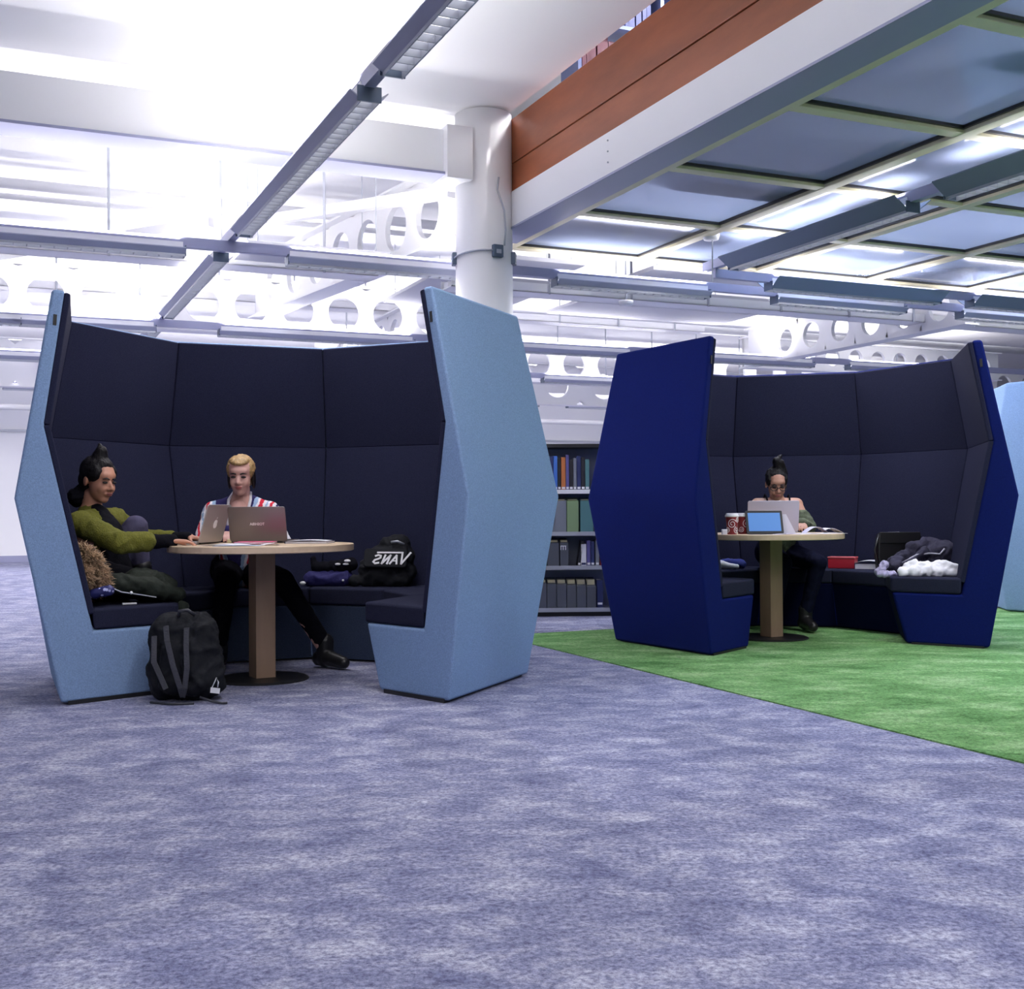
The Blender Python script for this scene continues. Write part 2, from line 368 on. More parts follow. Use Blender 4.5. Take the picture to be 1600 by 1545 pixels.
# ------------------------------------------------------------------ tables
def make_table(x, y, rot, label, floor=0.0):
    t = thing('round_table', label, 'table', (x, y, floor))
    bm = bmesh.new(); lathe(bm, [(.492, .700 - floor), (.5, .704 - floor), (.5, .735 - floor), (.497, .738 - floor)], 72); link('tabletop', bm, M_woodtop, t, smooth=False)
    bm = bmesh.new(); box(bm, .112, .112, .688 - floor, T(0, 0, .012) @ R(rot, 'Z')); link('column', bm, M_wood, t, bevel=.003)
    bm = bmesh.new(); lathe(bm, [(.252, 0), (.252, .006), (.24, .012), (.01, .014)], 48); link('base_plate', bm, M_black, t)
    return t
t1 = make_table(-1.372, 6.42, math.radians(33), 'round oak table on a square column inside the sky blue booth')
t2 = make_table(1.812, 8.22, math.radians(30), 'round oak table on a square column inside the navy booth', .006)
TT = .738

# ------------------------------------------------------------------ people
def frame(fwd, up=Vector((0, 0, 1))):
    f = Vector(fwd).normalized(); l = up.cross(f).normalized(); u = f.cross(l)
    return Matrix((( f.x, l.x, u.x, 0), (f.y, l.y, u.y, 0), (f.z, l.z, u.z, 0), (0, 0, 0, 1)))
def head_prims(bm, c, F, s=1.0):
    M = Matrix.Translation(c) @ F @ Matrix.Scale(s, 4)
    ell(bm, (-.012, 0, .035), (.094, .074, .082), M, 24)
    ell(bm, (.022, 0, -.025), (.066, .060, .085), M, 24)
    ell(bm, (.046, 0, -.088), (.032, .030, .026), M)
    ell(bm, (.055, .030, -.030), (.030, .026, .034), M); ell(bm, (.055, -.030, -.030), (.030, .026, .034), M)
    ell(bm, (.058, 0, .038), (.030, .052, .030), M)
    cap(bm, M @ Vector((.078, 0, .010)), .0085 * s, M @ Vector((.103, 0, -.026)), .0125 * s)
    ell(bm, (.092, .012, -.032), (.011, .009, .008), M); ell(bm, (.092, -.012, -.032), (.011, .009, .008), M)
    ell(bm, (.078, 0, -.058), (.017, .026, .013), M)
    for s_ in (1, -1): ell(bm, (-.006, s_ * .074, -.006), (.020, .010, .031), M @ R(s_ * .25, 'Z'))
def face_parts(root, c, F, s, skin_lips, brow_m, closed=True, eyes=True):
    M = Matrix.Translation(c) @ F @ Matrix.Scale(s, 4)
    for s_ in (1, -1):
        bm = bmesh.new(); ell(bm, (.078, s_ * .030, .004), (.0105, .0165, .0062 if closed else .008), M @ R(0, 'Z'), 12)
        link('eye', bm, M_dark, root, smooth=True, world=True)
        bm = bmesh.new(); tube(bm, [M @ Vector(q) for q in ((.086, s_ * .012, .022), (.087, s_ * .028, .028), (.074, s_ * .048, .022))], [.0035 * s, .0042 * s, .002 * s])
        link('eyebrow', bm, brow_m, root, smooth=True, world=True)
    bm = bmesh.new(); ell(bm, (.090, 0, -.055), (.009, .021, .005), M, 12); ell(bm, (.089, 0, -.063), (.009, .018, .0055), M, 12)
    link('lips', bm, skin_lips, root, smooth=True, world=True)
def hand(bm, wr, d, down, thumb, curl=.5, s=1.0):
    """palm, four fingers and a thumb; d towards the fingertips, down out of the palm, thumb towards the thumb side"""
    wr = Vector(wr); d = Vector(d).normalized(); thumb = Vector(thumb); thumb = (thumb - d * thumb.dot(d)).normalized(); dn = d.cross(thumb); dn = dn if dn.dot(Vector(down)) > 0 else -dn
    for w in (-.026, -.009, .009, .024): cap(bm, wr + thumb * w * .6 * s, .015 * s, wr + d * .075 * s + thumb * w * s, .0115 * s, 10)
    for w, L in ((.030, .068), (.010, .076), (-.010, .070), (-.029, .054)):
        p = wr + d * .080 * s + thumb * w * s; a = curl * .5
        dd = (d + thumb * w * 2.2)
        for i, fr in enumerate((.45, .32, .26)):
            q = p + (dd.normalized() * math.cos(a) + dn * math.sin(a)) * L * fr * s
            cap(bm, p, (.0088 - .0007 * i) * s, q, (.0082 - .0007 * i) * s, 8); p = q; a += curl * .8
    p = wr + d * .022 * s + thumb * .028 * s
    q = p + (d * .6 + thumb * .75 + dn * .25).normalized() * .038 * s; cap(bm, p, .0125 * s, q, .0105 * s, 8)
    cap(bm, q, .0105 * s, q + (d * .9 + thumb * .25 + dn * .35).normalized() * .032 * s, .008 * s, 8)
def lerp(a, b, t): return Vector(a) * (1 - t) + Vector(b) * t

def person(J, label, skin, lips, brow, base):
    """continuous body; J holds the joints"""
    bm = bmesh.new()
    head_prims(bm, J['head'], J['F'], J.get('hs', 1))
    cap(bm, J['neck'], .058, lerp(J['neck'], J['head'], .55) + J['F'].to_3x3() @ Vector((-.02, 0, -.02)), .050)
    cap(bm, J['shL'], .052, J['shR'], .052); cap(bm, J['neck'] - Vector((0, 0, .03)), .07, J['chest'], .11)
    ax = (J['shR'] - J['shL']).normalized()
    cap(bm, J['chest'] - ax * .055, .105, J['chest'] + ax * .055, .105); cap(bm, J['chest'], .12, J['pelvis'], .115)
    cap(bm, J['pelvis'] - ax * .07, .105, J['pelvis'] + ax * .07, .105)
    for s in 'LR':
        cap(bm, J['sh' + s], .050, J['el' + s], .038); cap(bm, J['el' + s], .037, J['wr' + s], .024)
        cap(bm, J['hip' + s], .085, J['kn' + s], .056); cap(bm, J['kn' + s], .055, J['an' + s], .036)
        f = J['ft' + s]; cap(bm, J['an' + s], .036, J['an' + s] + f * .02 - Vector((0, 0, .03)), .034); cap(bm, J['an' + s] + Vector((0, 0, -.045)), .030, J['an' + s] + f * .13 + Vector((0, 0, -.060)), .022)
        if 'hd' + s in J: hand(bm, J['wr' + s], *J['hd' + s])
    bm = remesh(bm, .0055, 3)
    o = link('person', bm, skin, smooth=True, loc=base); tag(o, label, 'person')
    face_parts(o, J['head'], J['F'], J.get('hs', 1), lips, brow)
    return o
def cloth(o, name, m, prims, voxel=.009, smooth_it=3, disp=.008, ds=14, ridged=True):
    bm = bmesh.new()
    for p in prims:
        if p[0] == 'c': cap(bm, *p[1:])
        else: ell(bm, *p[1:])
    bm = remesh(bm, voxel, smooth_it, disp, ds, ridged)
    return link(name, bm, m, o, smooth=True, world=True)
Z = Vector((0, 0, 1))
def shoe(o, an, f, m=M_shoe):
    bm = bmesh.new(); f = Vector(f); f.z = 0; f.normalize(); g = Vector((an.x, an.y, an.z - .047)); 
    cap(bm, g - f * .045, .046, g + f * .03 + Z * .01, .050); cap(bm, g + f * .03 + Z * .006, .050, g + f * .16 - Z * .010, .036); cap(bm, an + Z * .05, .054, g, .05)
    bm = remesh(bm, .007, 2)
    for v in bm.verts: v.co.z = max(v.co.z, an.z - .095)
    link('shoe', bm, m, o, smooth=True, world=True)

# --- person in the olive cardigan, left bench, one knee drawn up
J = dict(head=aty(155, 751, 6.30), F=frame((.86, -.46, -.20)), neck=aty(143, 793, 6.33), chest=aty(150, 842, 6.26), pelvis=aty(158, 908, 6.22),
         shL=aty(180, 812, 6.47), shR=aty(124, 818, 6.13), elR=aty(188, 848, 6.02), wrR=aty(268, 845, 6.20), elL=aty(226, 842, 6.62), wrL=aty(297, 840, 6.58),
         hipL=aty(165, 905, 6.32), hipR=aty(155, 905, 6.12), knL=aty(212, 824, 6.34), anL=aty(222, 901, 6.34), knR=aty(232, 915, 6.12), anR=Vector((-1.80, 6.14, .105)))
J['ftL'] = Vector((.95, -.1, -.1)); J['ftR'] = Vector((.95, -.2, 0))
J['hdR'] = ((.95, .28, -.06), (0, 0, -1), (-.2, .95, 0), .55, 1.0); J['hdL'] = ((.9, -.35, -.1), (0, 0, -1), (-.3, -.9, 0), .6, 1.0)
P1 = person(J, 'person with a black top bun in an olive cardigan typing with one knee drawn up', M_skin1, mat('lip_brown', (.28, .09, .08), .45), M_dark, Vector((J['pelvis'].x, J['pelvis'].y, .451)))
Jp = J
cloth(P1, 'cardigan', M_olive, [('c', J['neck'] - Z * .045, .075, J['chest'], .135), ('c', J['shL'], .066, J['shR'], .068), ('c', J['shR'], .066, J['elR'], .056), ('c', J['elR'], .056, lerp(J['elR'], J['wrR'], .5), .050),
      ('c', J['shL'], .062, J['elL'], .052), ('c', J['elL'], .052, lerp(J['elL'], J['wrL'], .55), .042), ('c', J['chest'], .14, J['pelvis'] - Z * .0, .135)], disp=.007)
cloth(P1, 'black_top', M_blackc, [('c', J['neck'] + Vector((.035, -.02, -.03)), .055, J['chest'] + Vector((.065, -.03, .02)), .095), ('c', J['elR'], .040, J['wrR'], .036), ('c', lerp(J['elL'], J['wrL'], .3), .036, lerp(J['elL'], J['wrL'], .95), .032),
      ('c', J['chest'] + Vector((.05, -.03, -.06)), .11, J['pelvis'] + Vector((.05, 0, 0)), .13)], disp=.004)
cloth(P1, 'leggings', M_legg, [('c', J['hipL'], .095, J['knL'], .066), ('c', J['knL'], .066, J['anL'] + Z * .03, .044)], disp=.003)
cloth(P1, 'black_trousers', M_blackc, [('c', J['pelvis'], .13, J['hipR'], .11), ('c', J['hipR'], .105, J['knR'], .072), ('c', J['knR'], .070, J['anR'] + Z * .04, .05)], disp=.005)
shoe(P1, J['anL'], J['ftL']); shoe(P1, J['anR'], J['ftR'])
hF = Matrix.Translation(J['head']) @ J['F']
bm = bmesh.new()
ell(bm, (-.028, 0, .046), (.098, .084, .090), hF, 24); ell(bm, (-.075, 0, .0), (.05, .066, .075), hF); ell(bm, (.0, 0, .085), (.062, .06, .045), hF)
for s_ in (1, -1): ell(bm, (.0, s_ * .055, .045), (.060, .028, .05), hF)
cap(bm, hF @ Vector((-.02, 0, .12)), .052, hF @ Vector((-.015, 0, .155)), .034); cap(bm, hF @ Vector((-.015, 0, .155)), .034, hF @ Vector((-.035, 0, .192)), .009)
bm = remesh(bm, .006, 2, .003, 50, False); link('hair', bm, M_hairb, P1, smooth=True, world=True)
bm = bmesh.new()
for q in ((-.10, 0, -.085, .045), (-.085, .05, -.11, .04), (-.095, -.05, -.105, .042), (-.12, -.02, -.12, .04)): ell(bm, q[:3], q[3], hF)
bm = remesh(bm, .009, 2, .012, 25, True); link('scarf_collar', bm, M_blackc, P1, smooth=True, world=True)

# --- fair-haired person behind the two laptops
def stripes(xc):
    m = bpy.data.materials.new('striped_knit'); m.use_nodes = True; nt = m.node_tree; b = nt.nodes['Principled BSDF']; b.inputs['Roughness'].default_value = .95
    tc = nt.nodes.new('ShaderNodeTexCoord'); sp = nt.nodes.new('ShaderNodeSeparateXYZ'); nt.links.new(tc.outputs['Object'], sp.inputs[0])
    nz = nt.nodes.new('ShaderNodeTexNoise'); nz.inputs['Scale'].default_value = 40; nt.links.new(tc.outputs['Object'], nz.inputs['Vector'])
    ab = nt.nodes.new('ShaderNodeMath'); ab.operation = 'ABSOLUTE'; nt.links.new(sp.outputs['X'], ab.inputs[0])
    zz = nt.nodes.new('ShaderNodeMath'); zz.operation = 'MULTIPLY_ADD'; zz.inputs[1].default_value = -.22; zz.inputs[2].default_value = .055
    nt.links.new(sp.outputs['Z'], zz.inputs[0])
    ad = nt.nodes.new('ShaderNodeMath'); ad.operation = 'ADD'; nt.links.new(ab.outputs[0], ad.inputs[0]); nt.links.new(zz.outputs[0], ad.inputs[1])
    nn = nt.nodes.new('ShaderNodeMath'); nn.operation = 'MULTIPLY_ADD'; nn.inputs[1].default_value = .018; nt.links.new(nz.outputs['Fac'], nn.inputs[0]); nt.links.new(ad.outputs[0], nn.inputs[2])
    ml = nt.nodes.new('ShaderNodeMath'); ml.operation = 'MULTIPLY'; ml.inputs[1].default_value = 4.0; nt.links.new(nn.outputs[0], ml.inputs[0])
    r = nt.nodes.new('ShaderNodeValToRGB'); r.color_ramp.interpolation = 'CONSTANT'; e = r.color_ramp.elements
    W_, Rd, Nv, Lb = (.75, .72, .78, 1), (.55, .015, .04, 1), (.02, .015, .10, 1), (.30, .42, .62, 1)
    seq = [(0, Nv), (.16, Nv), (.26, Lb), (.34, W_), (.40, Rd), (.50, W_), (.57, Lb), (.61, W_), (.67, Rd), (.73, W_), (.80, Nv), (.84, W_), (.9, Rd), (.96, W_)]
    e[0].position = 0; e[0].color = Nv; e[1].position = .16; e[1].color = Nv
    for p_, c_ in seq[2:]: x = e.new(p_); x.color = c_
    nt.links.new(ml.outputs[0], r.inputs[0]); nt.links.new(r.outputs[0], b.inputs['Base Color'])
    return m
J = dict(head=aty(376, 743, 7.04), F=frame((.06, -1, -.20)), neck=aty(377, 777, 7.12), chest=aty(377, 826, 7.13), pelvis=aty(377, 889, 7.25),
         shL=aty(333, 799, 7.12), shR=aty(421, 799, 7.12), elL=aty(316, 850, 6.98), elR=aty(442, 852, 6.98), wrL=Vector((-1.66, 6.86, .80)), wrR=Vector((-1.42, 6.93, .79)),
         hipL=aty(356, 893, 7.2), hipR=aty(398, 893, 7.2), knL=Vector((-1.66, 6.80, .51)), knR=Vector((-1.33, 6.80, .51)), anL=Vector((-1.72, 6.86, .10)), anR=Vector((-1.10, 6.86, .10)))
J['ftL'] = J['ftR'] = Vector((.12, -1, 0)); J['ftR'] = Vector((.75, -.6, 0))
J['hdL'] = ((.25, -.95, -.25), (0, 0, -1), (.9, .1, 0), .5, .95); J['hdR'] = ((-.2, -.8, -.1), (0, 0, -1), (-.9, .1, 0), .5, .95)
P2 = person(J, 'fair-haired person in a striped red, white and blue cardigan behind the open laptops', M_skin2, M_lip, M_dark, Vector((J['pelvis'].x, J['pelvis'].y, .451)))
cloth(P2, 'striped_cardigan', stripes(0), [('c', J['neck'] - Z * .052 + Vector((0, .02, 0)), .074, J['chest'], .135), ('c', J['shL'], .062, J['shR'], .062), ('c', J['shL'], .058, J['neck'] - Z * .025 + Vector((-.02, .02, 0)), .05), ('c', J['shR'], .058, J['neck'] - Z * .025 + Vector((.02, .02, 0)), .05), ('c', J['shL'], .062, J['elL'], .054), ('c', J['elL'], .052, J['wrL'], .036),
      ('c', J['shR'], .062, J['elR'], .054), ('c', J['elR'], .052, J['wrR'], .036), ('c', J['chest'] - Vector((.06, 0, 0)), .12, J['chest'] + Vector((.06, 0, 0)), .12), ('c', J['chest'], .14, J['pelvis'], .13)], disp=.005)
nb = J['neck']
for s_ in (1, -1):
    bm = bmesh.new(); tube(bm, [nb + Vector((s_ * .052, .02, .03)), nb + Vector((s_ * .066, -.045, -.015)), nb + Vector((s_ * .060, -.098, -.09)), nb + Vector((s_ * .05, -.135, -.17))], .009)
    link('white_neckband', bm, M_wcloth, P2, smooth=True, world=True)
bm = bmesh.new(); ell(bm, nb + Vector((0, -.078, -.085)), (.055, .062, .07)); link('chest_skin', remesh(bm, .008, 2), M_skin2, P2, smooth=True, world=True)
cloth(P2, 'dark_trousers', M_blackc, [('c', J['pelvis'] - Vector((.07, 0, 0)), .12, J['pelvis'] + Vector((.07, 0, 0)), .12)] + [q for s in 'LR' for q in (('c', J['hip' + s], .098, J['kn' + s], .068), ('c', J['kn' + s], .066, J['an' + s] + Z * .03, .045))], disp=.004)
shoe(P2, J['anL'], J['ftL']); shoe(P2, J['anR'], J['ftR'])
hF = Matrix.Translation(J['head']) @ J['F']
bm = bmesh.new()
ell(bm, (-.032, 0, .044), (.094, .077, .080), hF, 24); ell(bm, (.004, 0, .098), (.060, .056, .020), hF @ R(.22, 'Y')); ell(bm, (-.065, 0, -.01), (.055, .074, .08), hF)
for s_ in (1, -1): ell(bm, (-.01, s_ * .057, .035), (.050, .022, .048), hF)
for i in range(17):
    a = PI * i / 16; ell(bm, (.010 - .02 * abs(math.cos(a)), .072 * math.cos(a), .034 + .072 * math.sin(a)), (.018, .012, .014), hF, 10)
    ell(bm, (-.025, .075 * math.cos(a + .1), .036 + .076 * math.sin(a + .1)), (.018, .012, .014), hF, 10)
bm = remesh(bm, .006, 1, .004, 45, True); link('hair', bm, M_blond, P2, smooth=True, world=True)
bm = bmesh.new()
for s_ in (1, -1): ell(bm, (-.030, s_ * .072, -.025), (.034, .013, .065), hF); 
bm = remesh(bm, .007, 1); link('shaded_side_hair', bm, M_dark, P2, smooth=True, world=True)  # hair beside the cheeks, its shade put into a near-black colour

# --- person with glasses in the navy booth
J = dict(head=aty(1213, 757, 8.80), F=frame((-.03, -1, -.36)), neck=aty(1214, 780, 8.90), chest=aty(1216, 815, 8.92), pelvis=aty(1218, 862, 9.02),
         shL=aty(1184, 788, 8.90), shR=aty(1244, 788, 8.90), elL=aty(1170, 826, 8.78), elR=aty(1262, 824, 8.78), wrL=Vector((1.87, 8.62, .80)), wrR=Vector((2.13, 8.64, .80)),
         hipL=aty(1205, 866, 8.98), hipR=aty(1235, 866, 8.98), knL=Vector((1.98, 8.58, .51)), knR=Vector((2.24, 8.60, .51)), anL=Vector((1.92, 8.63, .11)), anR=Vector((2.16, 8.66, .11)))
J['ftL'] = Vector((-.1, -1, 0)); J['ftR'] = Vector((.1, -1, 0))
J['hdL'] = ((.1, -.95, -.15), (0, 0, -1), (.9, .1, 0), .5, .9); J['hdR'] = ((-.1, -.95, -.15), (0, 0, -1), (-.9, .1, 0), .5, .9)
P3 = person(J, 'person with glasses and a high black bun reading behind a laptop in the navy booth', M_skin3, mat('lip_rose', (.32, .11, .10), .5), M_dark, Vector((J['pelvis'].x, J['pelvis'].y, .451)))
M_oliveg = mat('grey_olive_cloth', (.075, .09, .055), .9, var=.9, vscale=14)
cloth(P3, 'off_shoulder_top', M_oliveg, [('c', J['chest'] + Z * .0, .132, J['pelvis'], .125), ('c', lerp(J['shL'], J['elL'], .55), .056, J['elL'], .058), ('c', J['elL'], .054, J['wrL'], .038),
      ('c', lerp(J['shR'], J['elR'], .55), .056, J['elR'], .060), ('c', J['elR'], .056, J['wrR'], .038)], disp=.008)
for s in 'LR':
    p = lerp(J['neck'], J['sh' + s], .62); d = -1 if s == 'L' else 1
    bm = bmesh.new(); tube(bm, [p + Vector((0, .05, .03)), p + Vector((0, 0, .062)), p + Vector((-d * .004, -.045, .03)), p + Vector((-d * .012, -.09, -.06))], .006)
    link('shoulder_strap', bm, M_blackc, P3, smooth=True, world=True)
cloth(P3, 'dark_trousers', mat('dark_denim', (.006, .007, .022), .9, spec=.08), [('c', J['pelvis'] - Vector((.07, 0, 0)), .12, J['pelvis'] + Vector((.07, 0, 0)), .12)] + [q for s in 'LR' for q in (('c', J['hip' + s], .095, J['kn' + s], .066), ('c', J['kn' + s], .064, J['an' + s] + Z * .03, .045))], disp=.004)
shoe(P3, J['anL'], J['ftL'], M_wcloth); shoe(P3, J['anR'], J['ftR'])
hF = Matrix.Translation(J['head']) @ J['F']
bm = bmesh.new()
ell(bm, (-.028, 0, .050), (.094, .080, .084), hF, 24); ell(bm, (-.07, 0, .0), (.05, .066, .07), hF)
for s_ in (1, -1): ell(bm, (.0, s_ * .056, .040), (.055, .026, .05), hF)
cap(bm, hF @ Vector((-.03, .02, .12)), .046, hF @ Vector((-.03, .0, .175)), .034); cap(bm, hF @ Vector((-.03, .0, .175)), .032, hF @ Vector((-.04, .03, .215)), .012); cap(bm, hF @ Vector((-.03, .05, .08)), .04, hF @ Vector((-.02, .03, .17)), .022)
bm = remesh(bm, .006, 2, .004, 45, False); link('hair', bm, M_hairb, P3, smooth=True, world=True)
bm = bmesh.new()
for s_ in (1, -1):
    pts = [hF @ Vector((.096 - abs(math.cos(a)) * .004, s_ * .033 + .025 * math.cos(a), .002 + .019 * math.sin(a))) for a in [2 * PI * i / 12 for i in range(13)]]
    tube(bm, pts, .0028, 6); tube(bm, [hF @ Vector((.09, s_ * .057, .008)), hF @ Vector((.0, s_ * .078, .006))], .0025, 6)
tube(bm, [hF @ Vector((.098, -.009, .006)), hF @ Vector((.098, .009, .006))], .003, 6)
link('glasses', bm, M_black, P3, smooth=True, world=True)

# ------------------------------------------------------------------ things on the tables
def stroke(bm, pts, w, M, th=.0015):
    """a flat 2-D pen stroke with a little thickness"""
    pts = [Vector((p[0], p[1], 0)) for p in pts]
    for a, b in zip(pts, pts[1:]):
        d = (b - a).normalized(); n = Vector((-d.y, d.x, 0)) * w / 2; a2 = a - d * w * .35; b2 = b + d * w * .35
        q = [M @ (p + Vector((0, 0, z))) for z in (0, th) for p in (a2 - n, b2 - n, b2 + n, a2 + n)]
        vs = [bm.verts.new(p) for p in q]
        for f in ((3, 2, 1, 0), (4, 5, 6, 7), (0, 1, 5, 4), (1, 2, 6, 5), (2, 3, 7, 6), (3, 0, 4, 7)): bm.faces.new([vs[i] for i in f])
def text_bm(s, size, M):
    cu = bpy.data.curves.new('t', 'FONT'); cu.body = s; cu.size = size; cu.extrude = .0006; cu.align_x = 'CENTER'; cu.align_y = 'CENTER'; cu.resolution_u = 3; cu.offset = size * .02
    o = bpy.data.objects.new('t', cu); COL.objects.link(o); bpy.context.view_layer.update()
    me = bpy.data.meshes.new_from_object(o.evaluated_get(bpy.context.evaluated_depsgraph_get()))
    bpy.data.objects.remove(o); bpy.data.curves.remove(cu)
    bm = bmesh.new(); bm.from_mesh(me); bpy.data.meshes.remove(me); bm.transform(M); return bm
def rbox(bm, sx, sy, sz, r, M, seg=4):
    pts = []
    for cx, cy, a0 in ((sx / 2 - r, sy / 2 - r, 0), (-sx / 2 + r, sy / 2 - r, PI / 2), (-sx / 2 + r, -sy / 2 + r, PI), (sx / 2 - r, -sy / 2 + r, 1.5 * PI)):
        for i in range(seg + 1): pts.append((cx + r * math.cos(a0 + PI / 2 * i / seg), cy + r * math.sin(a0 + PI / 2 * i / seg)))
    prism(bm, pts, sz, M)
def laptop(x, y, rot, w, dp, h, tilt, label, M, Mk=M_black):
    t = thing('laptop', label, 'laptop', (x, y, TT), rot)
    bm = bmesh.new(); rbox(bm, w, dp, .014, .012, T(0, dp / 2 + .006, .002)); link('keyboard_base', bm, M, t, bevel=.002)
    bm = bmesh.new()
    for r in range(5):
        for c in range(12): box(bm, w * .068, dp * .085, .0015, T((c - 5.5) * w * .074, dp * .34 + r * dp * .105, .016))
    link('keyboard', bm, Mk, t)
    L = T(0, 0, .012) @ R(math.radians(tilt), 'X')              # lid frame: local z up the lid, -y its back
    bm = bmesh.new(); rbox(bm, w, h, .007, .012, L @ R(PI / 2, 'X') @ T(0, h / 2, 0)); lid = link('lid', bm, M, t, bevel=.002)
    bm = bmesh.new(); box(bm, w * .93, h * .88, .001, L @ R(PI / 2, 'X') @ T(0, h * .52, -.0011)); link('screen', bm, M_dark, lid)
    bm = bmesh.new(); bar(bm, (-w * .4, 0, .010), (w * .4, 0, .010), .012, .012); link('hinge', bm, Mk, t)
    return t, lid, L @ R(PI / 2, 'X') @ T(0, h / 2, .0072)
l1, lid1, LM = laptop(-1.680, 6.50, math.radians(80), .30, .21, .215, 16, 'silver laptop with a white fruit emblem, the left one on the oak table', M_alu)
# fruit emblem on the lid
bm = bmesh.new(); E_ = []
for i in range(28):
    a = 2 * PI * i / 28; r = .026 * (1 - .10 * math.exp(-((a - PI / 2) / .35) ** 2) - .07 * math.exp(-((a - 1.5 * PI) / .3) ** 2))
    x = r * math.cos(a) * .92; y = r * math.sin(a)
    if (x - .031) ** 2 + (y - .004) ** 2 < .013 ** 2: x = .031 - math.sqrt(max(0, .013 ** 2 - (y - .004) ** 2))
    E_.append((x, y - .003))
prism(bm, E_, .0008, LM)
prism(bm, [(0, .026), (.002, .034), (.009, .038), (.008, .031)], .0008, LM)
link('emblem', bm, M_ink, lid1)
l2, lid2, LM = laptop(-1.432, 6.63, math.radians(-7), .335, .225, .20, 14, 'dark aluminium laptop with lettering on its lid, right one of two on the oak table', mat('dark_aluminium', (.20, .185, .19), .33, .7))
link('maker_lettering', text_bm('TOSHIBA', .021, LM @ Matrix.Scale(-1, 4, (1, 0, 0))), M_ink, lid2)
l3, lid3, LM = laptop(1.872, 8.43, math.radians(-3), .365, .235, .225, 14, 'pale silver laptop on the right-hand table behind the tablet', M_aluw)

def sheet(name, label, cat, x, y, z, w, h, rot, m, curl=0.0, th=.0018, group=None, n=10, tilt=0.0, phase=0.0):
    """paper sheet, gently curled"""
    bm = bmesh.new(); rows = []
    for i in range(n + 1):
        u = i / n - .5; zz = curl * (math.cos(u * PI + phase)) * .5 + (curl * .5 if curl > 0 and phase else 0)
        rows.append([bm.verts.new((u * w, v * h, zz + tt)) for v in (-.5, .5) for tt in (0, th)])
    for a, b in zip(rows, rows[1:]):
        for i, j in ((0, 2), (2, 3), (3, 1), (1, 0)): bm.faces.new((a[i], b[i], b[j], a[j]))
    bm.faces.new((rows[0][0], rows[0][2], rows[0][3], rows[0][1])); bm.faces.new((rows[-1][0], rows[-1][2], rows[-1][3], rows[-1][1]))
    zm = min(v.co.z for v in bm.verts)
    for v in bm.verts: v.co.z -= zm
    bm.transform(R(tilt, 'X'))
    o = link(name, bm, m, smooth=False); o.location = (x, y, z); o.rotation_euler = (0, 0, rot); tag(o, label, cat, group); return o
def notebook(name, label, cat, x, y, z, w, h, th, rot, mc, group=None, tilt=0):
    t = thing(name, label, cat, (x, y, z), rot, group); t.rotation_euler = (0, tilt, rot)
    bm = bmesh.new(); box(bm, w, h, .0012, T(0, 0, 0)); box(bm, w, h, .0012, T(0, 0, th - .0012)); box(bm, .0015, h, th, T(-w / 2, 0, 0)); link('cover', bm, mc, t)
    bm = bmesh.new(); box(bm, w - .006, h - .008, th - .0026, T(.001, 0, .0013)); link('page_block', bm, M_paper, t)
    return t
notebook('folder', 'pink card folder lying in front of the dark laptop', 'folder', -1.40, 6.40, TT + .004, .21, .20, .010, .08, M_pink)
sheet('paper_sheet', 'white sheets fanned out at the front left of the pink folder', 'paper', -1.52, 6.22, TT + .0002, .22, .16, -.15, M_paper, .012)
sheet('paper_sheet', 'pale blue printed sheet curling at the front edge of the oak table', 'paper', -1.43, 6.10, TT + .0002, .24, .13, .1, mat('pale_blue_paper', (.42, .47, .62), .7), .006)
sheet('receipt', 'small white slip with a raised corner by the right end of the pink folder', 'paper', -1.285, 6.22, TT + .0002, .09, .09, .4, M_paper, .014)
notebook('notebook', 'open ruled notebook in dark covers on the right side of the oak table', 'notebook', -1.13, 6.55, TT, .24, .17, .012, -.12, mat('violet_cover', (.06, .05, .13), .5))
sheet('paper_sheet', 'loose white page on top of the dark notebook', 'paper', -1.13, 6.55, TT + .0122, .22, .15, -.05, M_paper, .010)
# small yellow sticky pad between the laptops
bm = bmesh.new(); box(bm, .05, .04, .022); o = link('note_pad', bm, mat('cream_pad', (.75, .70, .45), .7), bevel=.002); o.location = (-1.64, 6.60 - .35, TT); o.location = (-1.60, 6.70, TT); tag(o, 'little cream note block between the two laptops', 'note pad')

